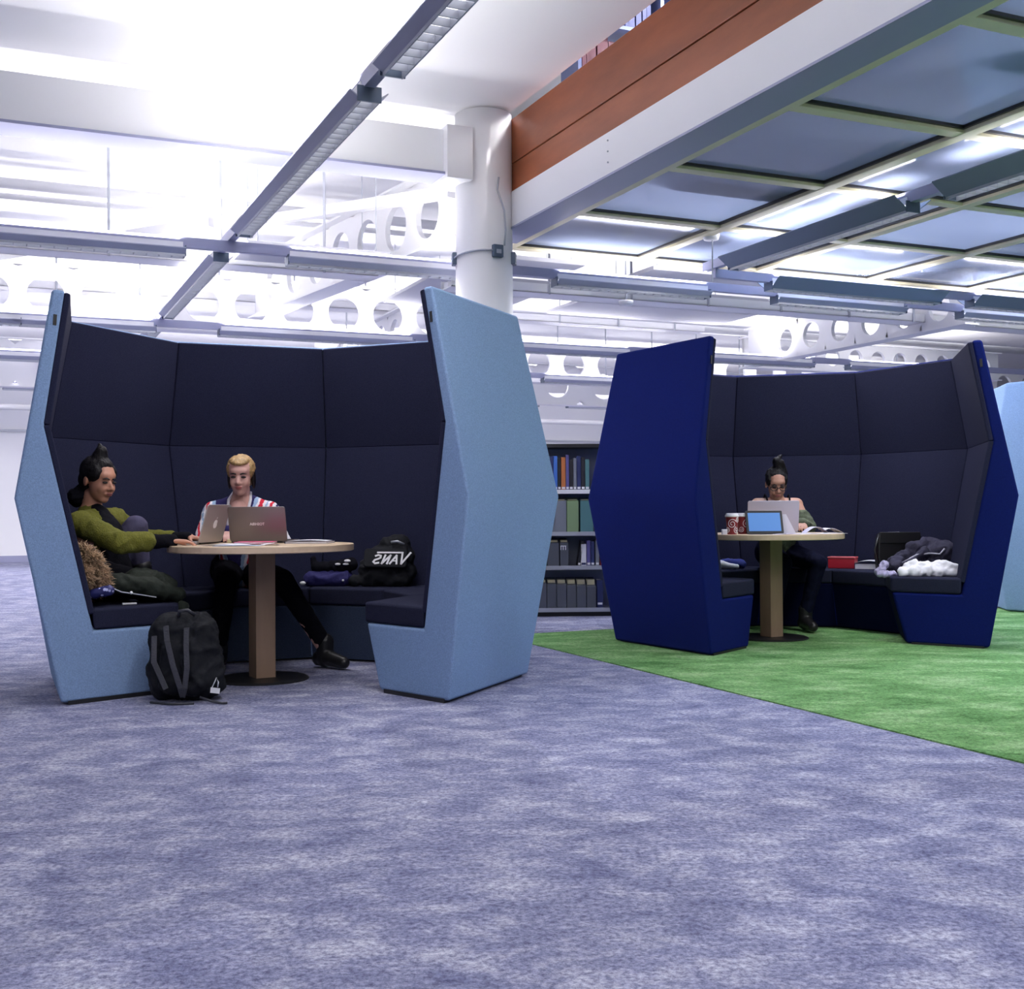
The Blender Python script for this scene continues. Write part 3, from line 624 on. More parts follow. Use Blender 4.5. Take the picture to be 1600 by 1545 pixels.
# right-hand table: tablet on a folding stand, cups, papers
t = thing('tablet', 'tablet with a lit blue screen standing in front of the pale laptop', 'tablet', (1.728, 8.00, TT), math.radians(2))
TM = R(math.radians(-20), 'X')
bm = bmesh.new(); rbox(bm, .255, .165, .009, .008, TM @ T(0, 0, .004) @ R(PI / 2, 'X') @ T(0, .0825, -.0045)); bz = link('case', bm, M_black, t, bevel=.0015)
bm = bmesh.new(); box(bm, .222, .132, .001, TM @ T(0, 0, .004) @ R(PI / 2, 'X') @ T(0, .0825, .0046)); link('screen', bm, M_scr, t)
bm = bmesh.new(); bar(bm, (0, .045, .11), (0, .105, .004), .14, .004, up=Vector((0, -1, .5))); link('stand', bm, M_black, t)
bm = bmesh.new(); box(bm, .25, .075, .006, T(0, -.028, 0)); link('cover_flap', bm, M_black, t)
def cup(x, y, rot, label):
    t = thing('paper_cup', label, 'cup', (x, y, TT), rot, 'red takeaway cups')
    bm = bmesh.new(); lathe(bm, [(.031, 0), (.0315, .003), (.043, .118), (.0445, .121)], 32); body = link('cup_body', bm, M_cup, t, smooth=True)
    bm = bmesh.new(); lathe(bm, [(.046, .119), (.0475, .122), (.0465, .130), (.042, .133), (.040, .142), (.034, .144), (.01, .143)], 32); link('lid', bm, M_ink, t, bevel=.001)
    bm = bmesh.new()
    for cz, ca, rr, st in ((.072, -PI / 2 - .15, .032, .5), (.030, -PI / 2 + .85, .024, 2.0), (.098, -PI / 2 + .95, .020, 1.2), (.034, -PI / 2 - 1.15, .020, 3.4)):
        pts = []
        for i in range(30):
            a = i / 29 * 3.4 * PI; r = rr * (1 - .82 * i / 29); px_ = r * math.cos(a + st); pz = r * math.sin(a + st) * 1.05
            z = min(.115, max(.004, cz + pz)); R_ = .0317 + (.043 - .0317) * (z - .003) / .115 + .0006; pts.append((R_ * math.cos(ca + px_ / R_), R_ * math.sin(ca + px_ / R_), z))
        tube(bm, pts, .0024, 5)
    link('swirl_print', bm, M_ink, body)
    return t
cup(1.500, 8.00, 0, 'red paper cup with white swirls and a white lid, front one beside the tablet')
cup(1.592, 8.10, .7, 'red paper cup with white swirls, the rear one half hidden by the tablet')
bm = bmesh.new(); box(bm, .035, .03, .036); o = link('sugar_packet', bm, M_paper, bevel=.004); o.location = (1.436, 7.94, TT); tag(o, 'small white packet at the left rim of the right-hand table', 'packet')
# folded sheet standing like a tent
bm = bmesh.new()
bm.faces.new([bm.verts.new(v) for v in ((-.075, -.05, 0), (.075, -.05, 0), (.018, 0, .135), (-.006, 0, .135))]); bm.faces.new([bm.verts.new(v) for v in ((-.06, .06, 0), (.085, .06, 0), (.018, 0.001, .135), (-.006, 0.001, .135))])
bmesh.ops.solidify(bm, geom=bm.faces[:], thickness=.0015)
o = link('folded_leaflet', bm, M_paper); o.location = (1.875, 8.10, TT); tag(o, 'white folded leaflet standing up in front of the pale laptop', 'leaflet')
sheet('paper_sheet', 'printed page with blue and red lines under the standing leaflet', 'paper', 1.86, 7.96, TT + .0002, .20, .17, .1, mat('printed_page', (.62, .60, .78), .7, var=.35, vscale=30), .006)
sheet('magazine', 'open magazine lying at the front right of the right-hand table', 'magazine', 2.02, 7.96, TT + .0002, .24, .18, .3, M_paper, .005)
sheet('paper_sheet', 'curled white page arching up on the right-hand table', 'paper', 2.13, 8.25, TT + .0002, .16, .14, .0, mat('lilac_white_paper', (.62, .61, .80), .7), .085)
sheet('paper_sheet', 'second curled page lying low against the arching one', 'paper', 2.235, 8.22, TT + .0002, .13, .14, .1, M_paper, .045, phase=.5)
sheet('paper_sheet', 'flat pad of white pages at the right rim of the right-hand table', 'paper', 2.19, 8.06, TT + .0002, .18, .14, .2, M_paper, .003)

# ------------------------------------------------------------------ bags and clothes
SE = .452
def bagobj(name, label, cat, m, prims, base, voxel=.010, it=3, disp=.010, ds=10, flat=None):
    bm = bmesh.new()
    for p in prims:
        if p[0] == 'c': cap(bm, *p[1:])
        else: ell(bm, *p[1:])
    bm = remesh(bm, voxel, it, disp, ds, True)
    if flat is not None:
        for v in bm.verts: v.co.z = max(v.co.z, flat)
    o = link(name, bm, m, smooth=True, loc=base); return tag(o, label, cat)
# parka with fur hood
E_ = [aty(168, 912, 5.93), aty(205, 914, 5.96), aty(248, 920, 6.03), aty(276, 930, 6.10)]
b0 = Vector((-1.95, 5.95, SE))
k = bagobj('parka', 'dark green parka with a tan fur hood heaped on the front left seat', 'jacket', M_parka,
    [('c', E_[0], .055, E_[1], .050), ('c', E_[1] + Z * .008, .05, E_[2], .045), ('c', E_[2], .045, E_[3], .036), ('c', E_[0] - Vector((.10, .0, .01)), .055, E_[0], .055),
     ('c', E_[1] + Vector((0, .08, .03)), .05, E_[2] + Vector((.02, .08, .02)), .045), ('c', Vector((-1.70, 6.04, .42)), .035, Vector((-1.665, 6.02, .31)), .028)], b0, disp=.013, ds=11, flat=None)
def fur(points, rad, n, L):
    bm = bmesh.new(); rnd = random.Random(3)
    for i in range(n):
        t_ = rnd.random() * (len(points) - 1); a = int(t_); c = lerp(points[a], points[a + 1], t_ - a)
        d = Vector((rnd.gauss(0, 1), rnd.gauss(0, 1) - .4, rnd.gauss(0, 1) + .15)).normalized()
        p = c + d * rad * rnd.uniform(.5, .9); l = L * rnd.uniform(.5, 1.1); bend = Vector((rnd.uniform(-.5, .9), rnd.uniform(-.4, .4), rnd.uniform(-.9, .3))) * l * .5
        s = d.cross(Vector((.3, .2, 1))).normalized() * .0030; u = d.cross(s).normalized() * .0030
        q = [bm.verts.new(p + s), bm.verts.new(p - s * .5 + u), bm.verts.new(p - s * .5 - u)]; m_ = p + d * l * .6; w = [bm.verts.new(m_ + s * .8), bm.verts.new(m_ - s * .4 + u * .8), bm.verts.new(m_ - s * .4 - u * .8)]; e = bm.verts.new(p + d * l + bend)
        for j in range(3): bm.faces.new((q[j], q[(j + 1) % 3], w[(j + 1) % 3], w[j])); bm.faces.new((w[j], w[(j + 1) % 3], e))
    return bm
fp = [aty(116, 868, 5.86), aty(132, 862, 5.84), aty(146, 874, 5.84), aty(156, 892, 5.85), aty(161, 910, 5.86), aty(152, 922, 5.86)]
fp2 = [aty(128, 888, 5.80), aty(136, 902, 5.79), aty(132, 915, 5.80)]
bm = fur(fp, .034, 2600, .038); link('fur_trim', bm, M_fur, k, world=True, smooth=True)
bm = fur(fp2, .030, 1200, .034); link('fur_trim', bm, M_fur, k, world=True, smooth=True)
bm = bmesh.new()
for a, b in zip(fp, fp[1:]): cap(bm, a + Vector((0, .03, 0)), .036, b + Vector((0, .03, 0)), .036)
cap(bm, fp2[0] + Vector((0, .05, 0)), .03, fp2[2] + Vector((0, .06, 0)), .04)
bm = remesh(bm, .01, 2, .006, 30, True); link('hood_lining', bm, mat('dark_brown_fur', (.05, .035, .028), .9, var=.5, vscale=40), k, smooth=True, world=True)
zp = [aty(172, 917, 5.86), aty(190, 925, 5.87), aty(205, 927, 5.88), aty(225, 930, 5.93), aty(244, 933, 5.97)]
bm = bmesh.new(); tube(bm, zp, .0035, 6); link('zip', bm, M_lgrey, k, world=True)
bm = bmesh.new(); ell(bm, aty(205, 926, 5.87), .008); ell(bm, Vector((-1.655, 5.985, .345)), .009); link('metal_stud', bm, M_ink, k, world=True, smooth=True)
M_pat = mat('blue_white_print', (.05, .06, .26), .5)
nt = M_pat.node_tree; vo = nt.nodes.new('ShaderNodeTexVoronoi'); vo.inputs['Scale'].default_value = 38; rp = nt.nodes.new('ShaderNodeValToRGB'); rp.color_ramp.interpolation = 'CONSTANT'
rp.color_ramp.elements[0].color = (.45, .48, .75, 1); rp.color_ramp.elements[1].position = .32; rp.color_ramp.elements[1].color = (.02, .025, .14, 1)
nt.links.new(nt.nodes['Texture Coordinate'].outputs['Object'], vo.inputs['Vector']); nt.links.new(vo.outputs['Distance'], rp.inputs[0]); nt.links.new(rp.outputs[0], nt.nodes['Principled BSDF'].inputs['Base Color'])
c = aty(158, 926, 5.80)
bagobj('purse', 'small purse with a blue and white print beside the fur hood', 'purse', M_pat, [('c', c - Vector((.035, 0, .005)), .024, c + Vector((.035, .01, .01)), .026)], Vector((c.x, c.y, SE)), .006, 2, .003, 20)
bm = bmesh.new(); rbox(bm, .070, .022, .008, .004, I4); o = link('phone', bm, M_ink, bevel=.001); c = aty(199, 938.5, 5.90); o.location = (c.x, 5.93, SE); o.rotation_euler = (0, 0, .5); tag(o, 'slim white phone at the front edge of the left seat cushion', 'phone')
# black rucksack on the floor
c = Vector((-1.60, 5.72, 0))
k = bagobj('rucksack', 'black rucksack with long straps standing on the carpet at the left bench end', 'backpack', M_nylon,
    [('c', c + Vector((x_, .03, .095)), .092, c + Vector((x_ * .82 - .015, .03, .335)), .078) for x_ in (-.10, -.05, 0, .05, .10)] + [('c', c + Vector((-.11, .05, .375)), .042, c + Vector((.07, .05, .382)), .040), ('c', c + Vector((-.05, -.03, .10)), .07, c + Vector((-.045, -.02, .26)), .06), ('c', c + Vector((.06, -.03, .10)), .07, c + Vector((.04, -.02, .26)), .06)], c.copy(), .010, 3, .012, 12, 0.0)
M_strap = mat('charcoal_webbing', (.030, .032, .045), .55, bump=.4, bscale=90)
for pts in ([(-.07, -.075, .37), (-.055, -.105, .30), (-.02, -.125, .18), (.012, -.125, .08), (.02, -.11, .035)], [(.03, -.075, .36), (.035, -.10, .28), (.045, -.125, .17), (.035, -.125, .08), (.02, -.11, .035)], [(-.13, -.06, .32), (-.12, -.10, .2), (-.06, -.12, .08)]):
    bm = bmesh.new()
    for a, b in zip(pts, pts[1:]): bar(bm, c + Vector(a), c + (Vector(b) + (Vector(b) - Vector(a)) * .06), .026, .006, up=Vector((0, -1, .1)))
    link('strap', bm, M_strap, k, world=True, bevel=.002)
bm = bmesh.new(); tube(bm, [c + Vector(q) for q in ((-.03, .0, .40), (-.02, -.02, .435), (.02, -.02, .44), (.05, 0, .415))], .009); link('grab_handle', bm, M_strap, k, smooth=True, world=True)
bm = bmesh.new(); box(bm, .045, .003, .026, T(c + Vector((.165, -.075, .045))) @ R(.12, 'Y')); link('white_label', bm, M_ink, k, world=True)
bm = bmesh.new(); tube(bm, [c + Vector(q) for q in ((.15, -.07, .07), (.175, -.08, .12), (.185, -.085, .10), (.18, -.08, .075))], .003); link('lace_toggle', bm, M_ink, k, smooth=True, world=True)
bm = bmesh.new(); tube(bm, [c + Vector(q) for q in ((-.14, -.09, .006), (-.02, -.15, .006), (.08, -.13, .006))], .006); tube(bm, [c + Vector(q) for q in ((.10, -.1, .03), (.16, -.11, .012), (.215, -.13, .006), (.235, -.12, .006))], .006); link('loose_strap', bm, M_strap, k, smooth=True, world=True)
# blue bag with sunglasses on the bench behind the table
c = Vector((-1.13, 7.28, SE))
k = bagobj('soft_bag', 'royal blue soft bag slumped on the bench between the table and the black backpack', 'bag', M_bluec, [('c', c + Vector((-.12, 0, .04)), .042, c + Vector((.10, 0, .045)), .045), ('c', c + Vector((-.06, .03, .06)), .05, c + Vector((.06, .04, .07)), .05)], c, .009, 3, .012, 12, SE)
bm = bmesh.new(); cap(bm, c + Vector((-.10, .03, .12)), .02, c + Vector((-.11, .03, .17)), .012); cap(bm, c + Vector((-.09, .02, .11)), .03, c + Vector((.1, .02, .12)), .035); cap(bm, c + Vector((.1, .02, .12)), .04, c + Vector((.12, .02, .13)), .04)
link('dark_flap', remesh(bm, .009, 2, .01, 15, True), M_blackc, k, smooth=True, world=True)
for q, r_ in (((-.165, -.045, .02), (.020, .01, .012)), ((.085, -.05, .035), (.008, .006, .008)), ((.05, -.03, .135), (.018, .008, .008)), ((.11, -.035, .155), (.022, .008, .010)), ((.10, -.03, .135), (.020, .008, .007))):
    bm = bmesh.new(); ell(bm, c + Vector(q), r_, seg=10); link('metal_fitting', bm, M_ink, k, smooth=True, world=True)
# black backpack with white lettering
c = Vector((-.775, 7.23, SE))
k = bagobj('backpack', 'black backpack with white lettering leaning on the bench backrest', 'backpack', M_nylon,
    [('c', c + Vector((-.08, 0, .07)), .075, c + Vector((.09, .02, .08)), .085), ('c', c + Vector((-.05, .03, .17)), .075, c + Vector((.08, .03, .18)), .085), ('c', c + Vector((0, .05, .24)), .055, c + Vector((.075, .05, .25)), .06), ('c', c + Vector((-.12, -.01, .09)), .05, c + Vector((-.11, 0, .12)), .05), ('c', c + Vector((-.2, -.02, .035)), .03, c + Vector((.1, -.04, .045)), .045)],
    c, .009, 3, .012, 11, SE)
FM = T(c + Vector((.0, -.078, .178))) @ R(.03, 'Y') @ R(math.radians(63), 'X')
bm = bmesh.new(); rbox(bm, .265, .125, .022, .02, FM @ T(0, 0, -.024)); link('front_flap', bm, M_nylon, k, world=True, bevel=.008, seg=3)
# lettering as the photograph shows it (mirror-written)
LM_ = FM @ T(.118, -.040, .0) @ Matrix.Scale(-1, 4, (1, 0, 0))
sh = lambda pts, ox, s=.056: [((p[0] * s * .92 + ox) - p[1] * s * .35, p[1] * s) for p in pts]
bm = bmesh.new(); w = .0115
stroke(bm, sh([(-.15, 1.35), (.38, 0), (.80, 1.35)], .0), w, LM_); stroke(bm, sh([(.80, 1.35), (3.75, 1.30)], .0), w * .85, LM_)
stroke(bm, sh([(.0, 0), (.42, 1), (.80, 0)], .048), w, LM_); stroke(bm, sh([(.2, .34), (.62, .34)], .048), w * .7, LM_)
stroke(bm, sh([(0, 0), (0, 1), (.62, 0), (.62, 1)], .106), w, LM_)
stroke(bm, sh([(.72, .88), (.45, 1.0), (.12, .92), (.05, .68), (.3, .52), (.6, .4), (.68, .18), (.4, 0), (0, .08)], .158), w, LM_)
link('white_lettering', bm, M_ink, k, world=True)
bm = bmesh.new(); tube(bm, [c + Vector(q) for q in ((.03, -.02, .27), (.07, -.035, .275), (.11, -.02, .255))], .008); link('pale_piping', bm, M_lgrey, k, smooth=True, world=True)
# right-hand booth
bm = bmesh.new(); k = thing('storage_box', 'red box file lying on the bench of the navy booth', 'box', (2.53, 8.98, SE), math.radians(-28))
box(bm, .20, .12, .075); link('box_body', bm, M_red, k, bevel=.004)
bm = bmesh.new(); box(bm, .206, .126, .012, T(0, 0, .076)); link('box_lid', bm, mat('light_red', (.55, .10, .12), .5), k, bevel=.003)
sheet('paper_sheet', 'stack of white pages bent over beside the red box', 'paper', 2.70, 8.86, SE + .045, .20, .16, -.45, M_paper, .035)
notebook('notebook', 'dark notebook under the bent white pages beside the red box', 'notebook', 2.70, 8.86, SE, .20, .16, .042, -.45, M_bluec)
c = Vector((2.87, 8.72, SE))
bm = bmesh.new(); prof = [(-.155, 0), (.165, 0), (.175, .10), (.165, .25), (.15, .275), (-.14, .275), (-.16, .25), (-.168, .10)]
vs0 = [bm.verts.new((x, -.055 + .018 * z / .27, z)) for x, z in prof]; vs1 = [bm.verts.new((x, .055 - .018 * z / .27, z)) for x, z in prof]
bm.faces.new(vs0); bm.faces.new(vs1[::-1])
for i in range(8): bm.faces.new((vs0[i], vs1[i], vs1[(i + 1) % 8], vs0[(i + 1) % 8]))
k = link('handbag', bm, M_shoe, bevel=.018, seg=4); k.location = c; tag(k, 'black leather handbag standing at the back of the navy booth bench', 'handbag')
bm = bmesh.new(); box(bm, .30, .012, .085, T(c + Vector((.0, -.048, .195))) @ R(-.08, 'X')); link('bag_flap', bm, M_shoe, k, world=True, bevel=.006, seg=3)
bm = bmesh.new(); tube(bm, [c + Vector(q) for q in ((-.15, -.02, .26), (-.19, -.05, .15), (-.175, -.06, .04), (-.13, -.07, .012))], .007); link('shoulder_strap', bm, M_shoe, k, smooth=True, world=True)
bm = bmesh.new(); bar(bm, c + Vector((-.12, -.03, .272)), c + Vector((.0, -.03, .274)), .014, .014); link('silver_clasp', bm, M_lgrey, k, world=True, bevel=.003)
c = Vector((2.93, 8.40, SE))
k = bagobj('jacket', 'grey jacket thrown in a heap on the right bench of the navy booth', 'jacket', M_gcloth, [('c', c + Vector((-.16, .05, .05)), .05, c + Vector((.0, .05, .12)), .07), ('c', c + Vector((-.02, .05, .15)), .06, c + Vector((.09, .02, .19)), .05), ('c', c + Vector((0, .02, .07)), .075, c + Vector((.17, -.03, .08)), .08), ('c', c + Vector((.1, -.02, .12)), .085, c + Vector((.15, -.04, .13)), .08),
     ('c', c + Vector((-.12, -.1, .05)), .035, c + Vector((.0, -.05, .12)), .045), ('c', c + Vector((-.2, -.02, .035)), .04, c + Vector((-.15, .0, .05)), .05)], c, .009, 2, .024, 9, SE)
bm = bmesh.new(); tube(bm, [c + Vector(q) for q in ((-.17, -.10, .07), (-.07, -.11, .125), (.02, -.10, .135), (.09, -.12, .13), (.12, -.13, .17))], .007); link('pale_seam', bm, M_aluw, k, smooth=True, world=True)
c = Vector((2.79, 7.86, SE))
k = bagobj('towel', 'crumpled white cloth lying on the front right cushion of the navy booth', 'cloth', M_wcloth, [('c', c + Vector((-.15, .03, .03)), .035, c + Vector((.16, .0, .03)), .035), ('c', c + Vector((-.10, .06, .055)), .04, c + Vector((-.08, .06, .075)), .028), ('c', c + Vector((-.05, .05, .045)), .04, c + Vector((.12, .04, .06)), .035), ('c', c + Vector((.12, .03, .06)), .03, c + Vector((.175, .0, .055)), .028)], c, .008, 2, .016, 13, SE)
c = Vector((2.53, 8.02, SE))
k = bagobj('scarf', 'small crumpled lilac scarf dangling at the inner edge of the front right cushion', 'scarf', mat('lilac_cloth', (.35, .33, .50), .8, var=.5, vscale=25), [('c', c + Vector((-.02, .02, .02)), .022, c + Vector((.03, .04, .07)), .022), ('c', c + Vector((-.03, .0, .01)), .016, c + Vector((.07, -.02, .015)), .018)], c, .007, 1, .012, 20)
c = Vector((1.66, 8.97, SE))
k = bagobj('sweater', 'white and royal blue folded top on the bench beside the seated person', 'cloth', mat('royal_blue_knit', (.015, .03, .22), .8), [('c', c + Vector((-.03, .02, .04)), .035, c + Vector((.09, .02, .035)), .035)], c, .008, 2, .008, 14, SE)
bm = bmesh.new(); cap(bm, c + Vector((-.07, -.02, .035)), .032, c + Vector((.05, -.03, .018)), .016); link('white_sleeve', remesh(bm, .008, 2, .005, 15, True), M_wcloth, k, smooth=True, world=True)

# ------------------------------------------------------------------ bookcase between the booths
bc = thing('bookcase', 'grey steel library bookcase seen in the gap between the two booths', 'bookcase', (.55, 10.02, 0), math.radians(2))
SH = [.045, .405, .695, 1.055]; BW = 1.3
bm = bmesh.new(); box(bm, BW, .02, 1.44, T(0, .33, .01)); link('back_panel', bm, M_shelf, bc)
for s_ in (-1, 1): bm = bmesh.new(); box(bm, .025, .34, 1.47, T(s_ * (BW / 2 + .012), .17, 0)); link('side_panel', bm, M_lgrey, bc)
for i, z in enumerate(SH):
    bm = bmesh.new(); box(bm, BW, .32, .022, T(0, .165, z)); s = link('shelf', bm, M_shelf, bc, bevel=.003)
    bm = bmesh.new(); box(bm, BW, .008, .035, T(0, .001, z - .006)); link('shelf_lip', bm, M_lgrey if i != 3 else M_ink, s)
bm = bmesh.new(); box(bm, BW + .05, .35, .03, T(0, .17, 1.445)); link('top_panel', bm, M_black, bc)
bm = bmesh.new(); box(bm, BW, .30, .045, T(0, .18, 0)); link('kick_plate', bm, M_black, bc)
def book(x, zi, w, h, d, m, label, lean=0.0, group='books on the bookcase between the booths', yoff=.03):
    z = SH[zi] + .0225; a = bc.rotation_euler.z; p = bc.location + Vector((x * math.cos(a) - yoff * math.sin(a), x * math.sin(a) + yoff * math.cos(a), z))
    t = thing('book', label, 'book', p, 0, group); t.rotation_euler = (0, lean, a)
    bm = bmesh.new(); box(bm, w, .003, h, T(0, 0, 0)); box(bm, .003, d, h, T(-w / 2 + .0015, d / 2, 0)); box(bm, .003, d, h, T(w / 2 - .0015, d / 2, 0)); c_ = link('cover', bm, m, t, bevel=.001)
    bm = bmesh.new(); box(bm, w - .006, d - .008, h - .006, T(0, d / 2, .003)); link('page_block', bm, M_paper, t)
    return t
bk = {n: mat('book_' + n, c, .5) for n, c in dict(black=(.012, .012, .02), navy=(.02, .03, .12), blue=(.05, .16, .55), orange=(.50, .16, .05), maroon=(.10, .015, .03), violet=(.10, .09, .28), grey=(.18, .2, .25), white=(.7, .7, .74), red=(.55, .03, .03), teal=(.08, .20, .22)).items()}
def spine_label(t, w, z, m=M_ink):
    bm = bmesh.new(); box(bm, w * .8, .001, .018, T(0, -.0022, z)); link('spine_label', bm, m, t)
x = -.33
for i, (n, w, h) in enumerate((('black', .035, .25), ('maroon', .03, .24), ('black', .03, .26), ('navy', .028, .25), ('blue', .032, .25), ('black', .026, .23), ('orange', .036, .24), ('violet', .026, .26), ('black', .030, .22), ('grey', .026, .23), ('navy', .034, .25), ('black', .030, .24), ('teal', .034, .22))):
    x += w / 2
    nm = {'black': 'black', 'navy': 'dark navy', 'maroon': 'dark maroon', 'blue': 'bright blue', 'orange': 'orange-brown', 'violet': 'violet blue', 'grey': 'grey', 'teal': 'dark teal'}[n]
    pos = ['at the hidden left end', 'second from the hidden left end', 'right of the maroon one', 'left of the bright blue one', 'brightest on its shelf', 'squeezed between the blue and the orange ones', 'warmest on its shelf', 'just right of the orange one', 'short, left of the grey one', 'slim and short', 'next to the grey one', 'near the right end', 'at the right end'][i]
    t = book(x, 3, w, h + .045, .19, bk[n], nm + ' spine on the top bookcase shelf, ' + pos); spine_label(t, w, .012); x += w / 2 + .004
for i, (x, n, w, h, ln) in enumerate(((.02, 'black', .022, .22, .16), (.062, 'white', .045, .19, 0), (.105, 'violet', .03, .22, 0), (.14, 'navy', .03, .21, 0), (.18, 'grey', .03, .22, 0), (.225, 'red', .03, .23, -.1), (.262, 'white', .02, .2, -.12))):
    lab = ['thin black book leaning on the third shelf', 'thick white book on the third shelf', 'violet book beside the thick white one', 'navy book right of the violet one on the third shelf', 'grey book left of the red one on the third shelf', 'red book tilting at the right of the third shelf', 'thin white book tilting behind the red one'][i]
    t = book(x, 1, w, h, .18, bk[n], lab, ln); spine_label(t, w, .012, M_ink if n != 'white' else bk['navy'])
def box_file(x, zi, w, h, h2, d, m, label, rot=0, group='magazine files on the bookcase'):
    a = bc.rotation_euler.z; z = SH[zi] + .0225; yo = .015
    t = thing('magazine_file', label, 'magazine file', bc.location + Vector((x * math.cos(a) - yo * math.sin(a), x * math.sin(a) + yo * math.cos(a), z)), a, group)
    bm = bmesh.new(); prism(bm, [(0, 0), (d, 0), (d, h2), (0, h)], w, R(PI / 2, 'Z') @ R(PI / 2, 'X') @ T(0, 0, -w / 2)); link('file_body', bm, m, t, bevel=.002)
    bm = bmesh.new(); box(bm, w * .8, d * .7, max(h, h2) * .94, T(0, d * .55, .003)); link('magazine_pages', bm, mat('cream_pages', (.60, .56, .36), .8) if 'cream_pages' not in MATS else MATS['cream_pages'], t)
    return t
M_dg = mat('charcoal_board', (.075, .085, .11), .6); M_gg = mat('pale_green_board', (.20, .30, .16), .6)
for i, x in enumerate((-.30, -.215, -.13, -.045, .04, .125)):
    box_file(x, 0, .08, .215 - .006 * i, .255, .22, M_dg, 'charcoal slant-topped magazine file on the bottom shelf, ' + ['at the far left', 'second from the left', 'third from the left', 'fourth from the left', 'fifth from the left', 'rightmost one before the blue book'][i])
t = book(.20, 0, .05, .24, .2, bk['navy'], 'thick blue book on the bottom shelf right of the charcoal files'); spine_label(t, .05, .03)
for i, (x, w) in enumerate(((-.31, .1), (-.20, .1), (-.105, .07))):
    box_file(x, 1, w, .20, .235, .2, M_dg, ['charcoal file at the left end of the third shelf', 'charcoal file in the middle of the third shelf', 'narrow charcoal file beside the leaning black book'][i])
# a row of small white tabs on the third shelf files
bm = bmesh.new()
for q in (-.135, -.115, -.095): stroke(bm, [(q, 0), (q, .03)], .006, T(bc.location + Vector((0, .01, SH[1] + .165))) @ R(PI / 2, 'X'))
stroke(bm, [(-.137, .032), (-.092, .032)], .006, T(bc.location + Vector((0, .01, SH[1] + .165))) @ R(PI / 2, 'X'))
tag(link('index_tabs', bm, M_ink, loc=bc.location + Vector((-.11, 0, SH[1] + .16))), 'white bracket-shaped index tabs clipped on the third shelf files', 'tabs')
for i, (x, w, m, lab) in enumerate(((-.26, .16, bk['grey'], 'grey board display holder at the left of the second shelf'), (-.14, .11, bk['grey'], 'pale grey display holder beside the green one'), (-.03, .10, M_gg, 'green display holder on the second shelf'), (.09, .11, bk['teal'], 'dark teal display holder on the second shelf'), (.215, .11, bk['grey'], 'grey display holder at the right of the second shelf'))):
    box_file(x, 2, w, .27, .30, .2, m, lab, group='display holders on the second shelf')

# ------------------------------------------------------------------ steelwork
def grp(p, d, L): return p, p + d * L
# round column
CP = Vector((-.205, 9.1, 0))
t = thing('round_column', 'thick white round column rising behind the sky blue booth', 'column', CP)
bm = bmesh.new(); lathe(bm, [(.222, 0), (.222, 3.98)], 48); link('column_shaft', bm, M_white, t, smooth=True)
bm = bmesh.new(); lathe(bm, [(.245, 0), (.245, .1), (.222, .12)], 48); link('column_foot', bm, M_lgrey, t)
for i, (an, zz) in enumerate(((-172, 2.86), (-62, 2.885), (-8, 2.86))):
    a = math.radians(an); p = CP + Vector((math.cos(a) * .226, math.sin(a) * .226, zz))
    s = thing('socket_box', ['small grey switch box on the left side of the round column', 'small grey junction box on the front of the round column', 'small grey switch box on the right side of the round column'][i], 'socket', p, a + PI / 2, None)
    bm = bmesh.new(); box(bm, .085, .05, .095, T(0, 0, -.047)); link('box_body', bm, M_slate, s, bevel=.006)
    bm = bmesh.new(); box(bm, .04, .006, .03, T(0, -.027, -.02)); link('switch_plate', bm, M_lgrey, s)
bm = bmesh.new(); pts = []
for i in range(13):
    a = math.radians(-165 + 95 * i / 12); pts.append(CP + Vector((math.cos(a) * .235, math.sin(a) * .235, 2.86 + .03 * math.sin(i / 12 * PI * .5))))
tube(bm, pts, .008); o = link('conduit', bm, M_lgrey, smooth=True, loc=pts[0]); tag(o, 'thin grey cable conduit curving round the column between two boxes', 'conduit')
bm = bmesh.new(); tube(bm, [CP + Vector((.12, -.20, 3.45)), CP + Vector((.11, -.215, 3.35)), CP + Vector((.16, -.19, 3.2)), CP + Vector((.17, -.18, 3.05)), CP + Vector((.16, -.19, 2.93))], .007); tag(link('cable', bm, M_lgrey, smooth=True, loc=CP + Vector((.16, -.19, 2.93))), 'thin cable hanging down the right front of the column', 'cable')

# deep white box beam that edges the glass floor, timber fascia on top
t = thing('box_beam', 'deep white box beam running from the round column toward the upper right', 'beam', G(8.6, 3.86, 3.10))
bm = bmesh.new(); slab(bm, -4.0, 8.66, 3.70, 3.93, 3.10, 3.38); link('beam_web', bm, M_white, t, world=True, bevel=.004)
bm = bmesh.new(); slab(bm, -4.0, 8.68, 3.69, 3.935, 3.085, 3.10); link('bottom_flange', bm, M_rail, t, world=True)
bm = bmesh.new()
for u in (6.7, 6.76, 6.82): ell(bm, G(6.7, 3.695, 3.18 + (u - 6.7) * 1.2), .006, seg=8)
link('bolt_row', bm, M_lgrey, t, world=True)
t = thing('timber_fascia', 'red-brown timber boards lying on top of the white box beam', 'fascia', G(8.6, 3.75, 3.38))
bm = bmesh.new(); slab(bm, -4.0, 8.35, 3.72, 3.92, 3.385, 3.60); link('fascia_board', bm, M_woodf, t, world=True, bevel=.006)
bm = bmesh.new(); slab(bm, -4.0, 8.33, 3.715, 3.92, 3.605, 3.95); link('fascia_board', bm, M_woodf, t, world=True, bevel=.006)
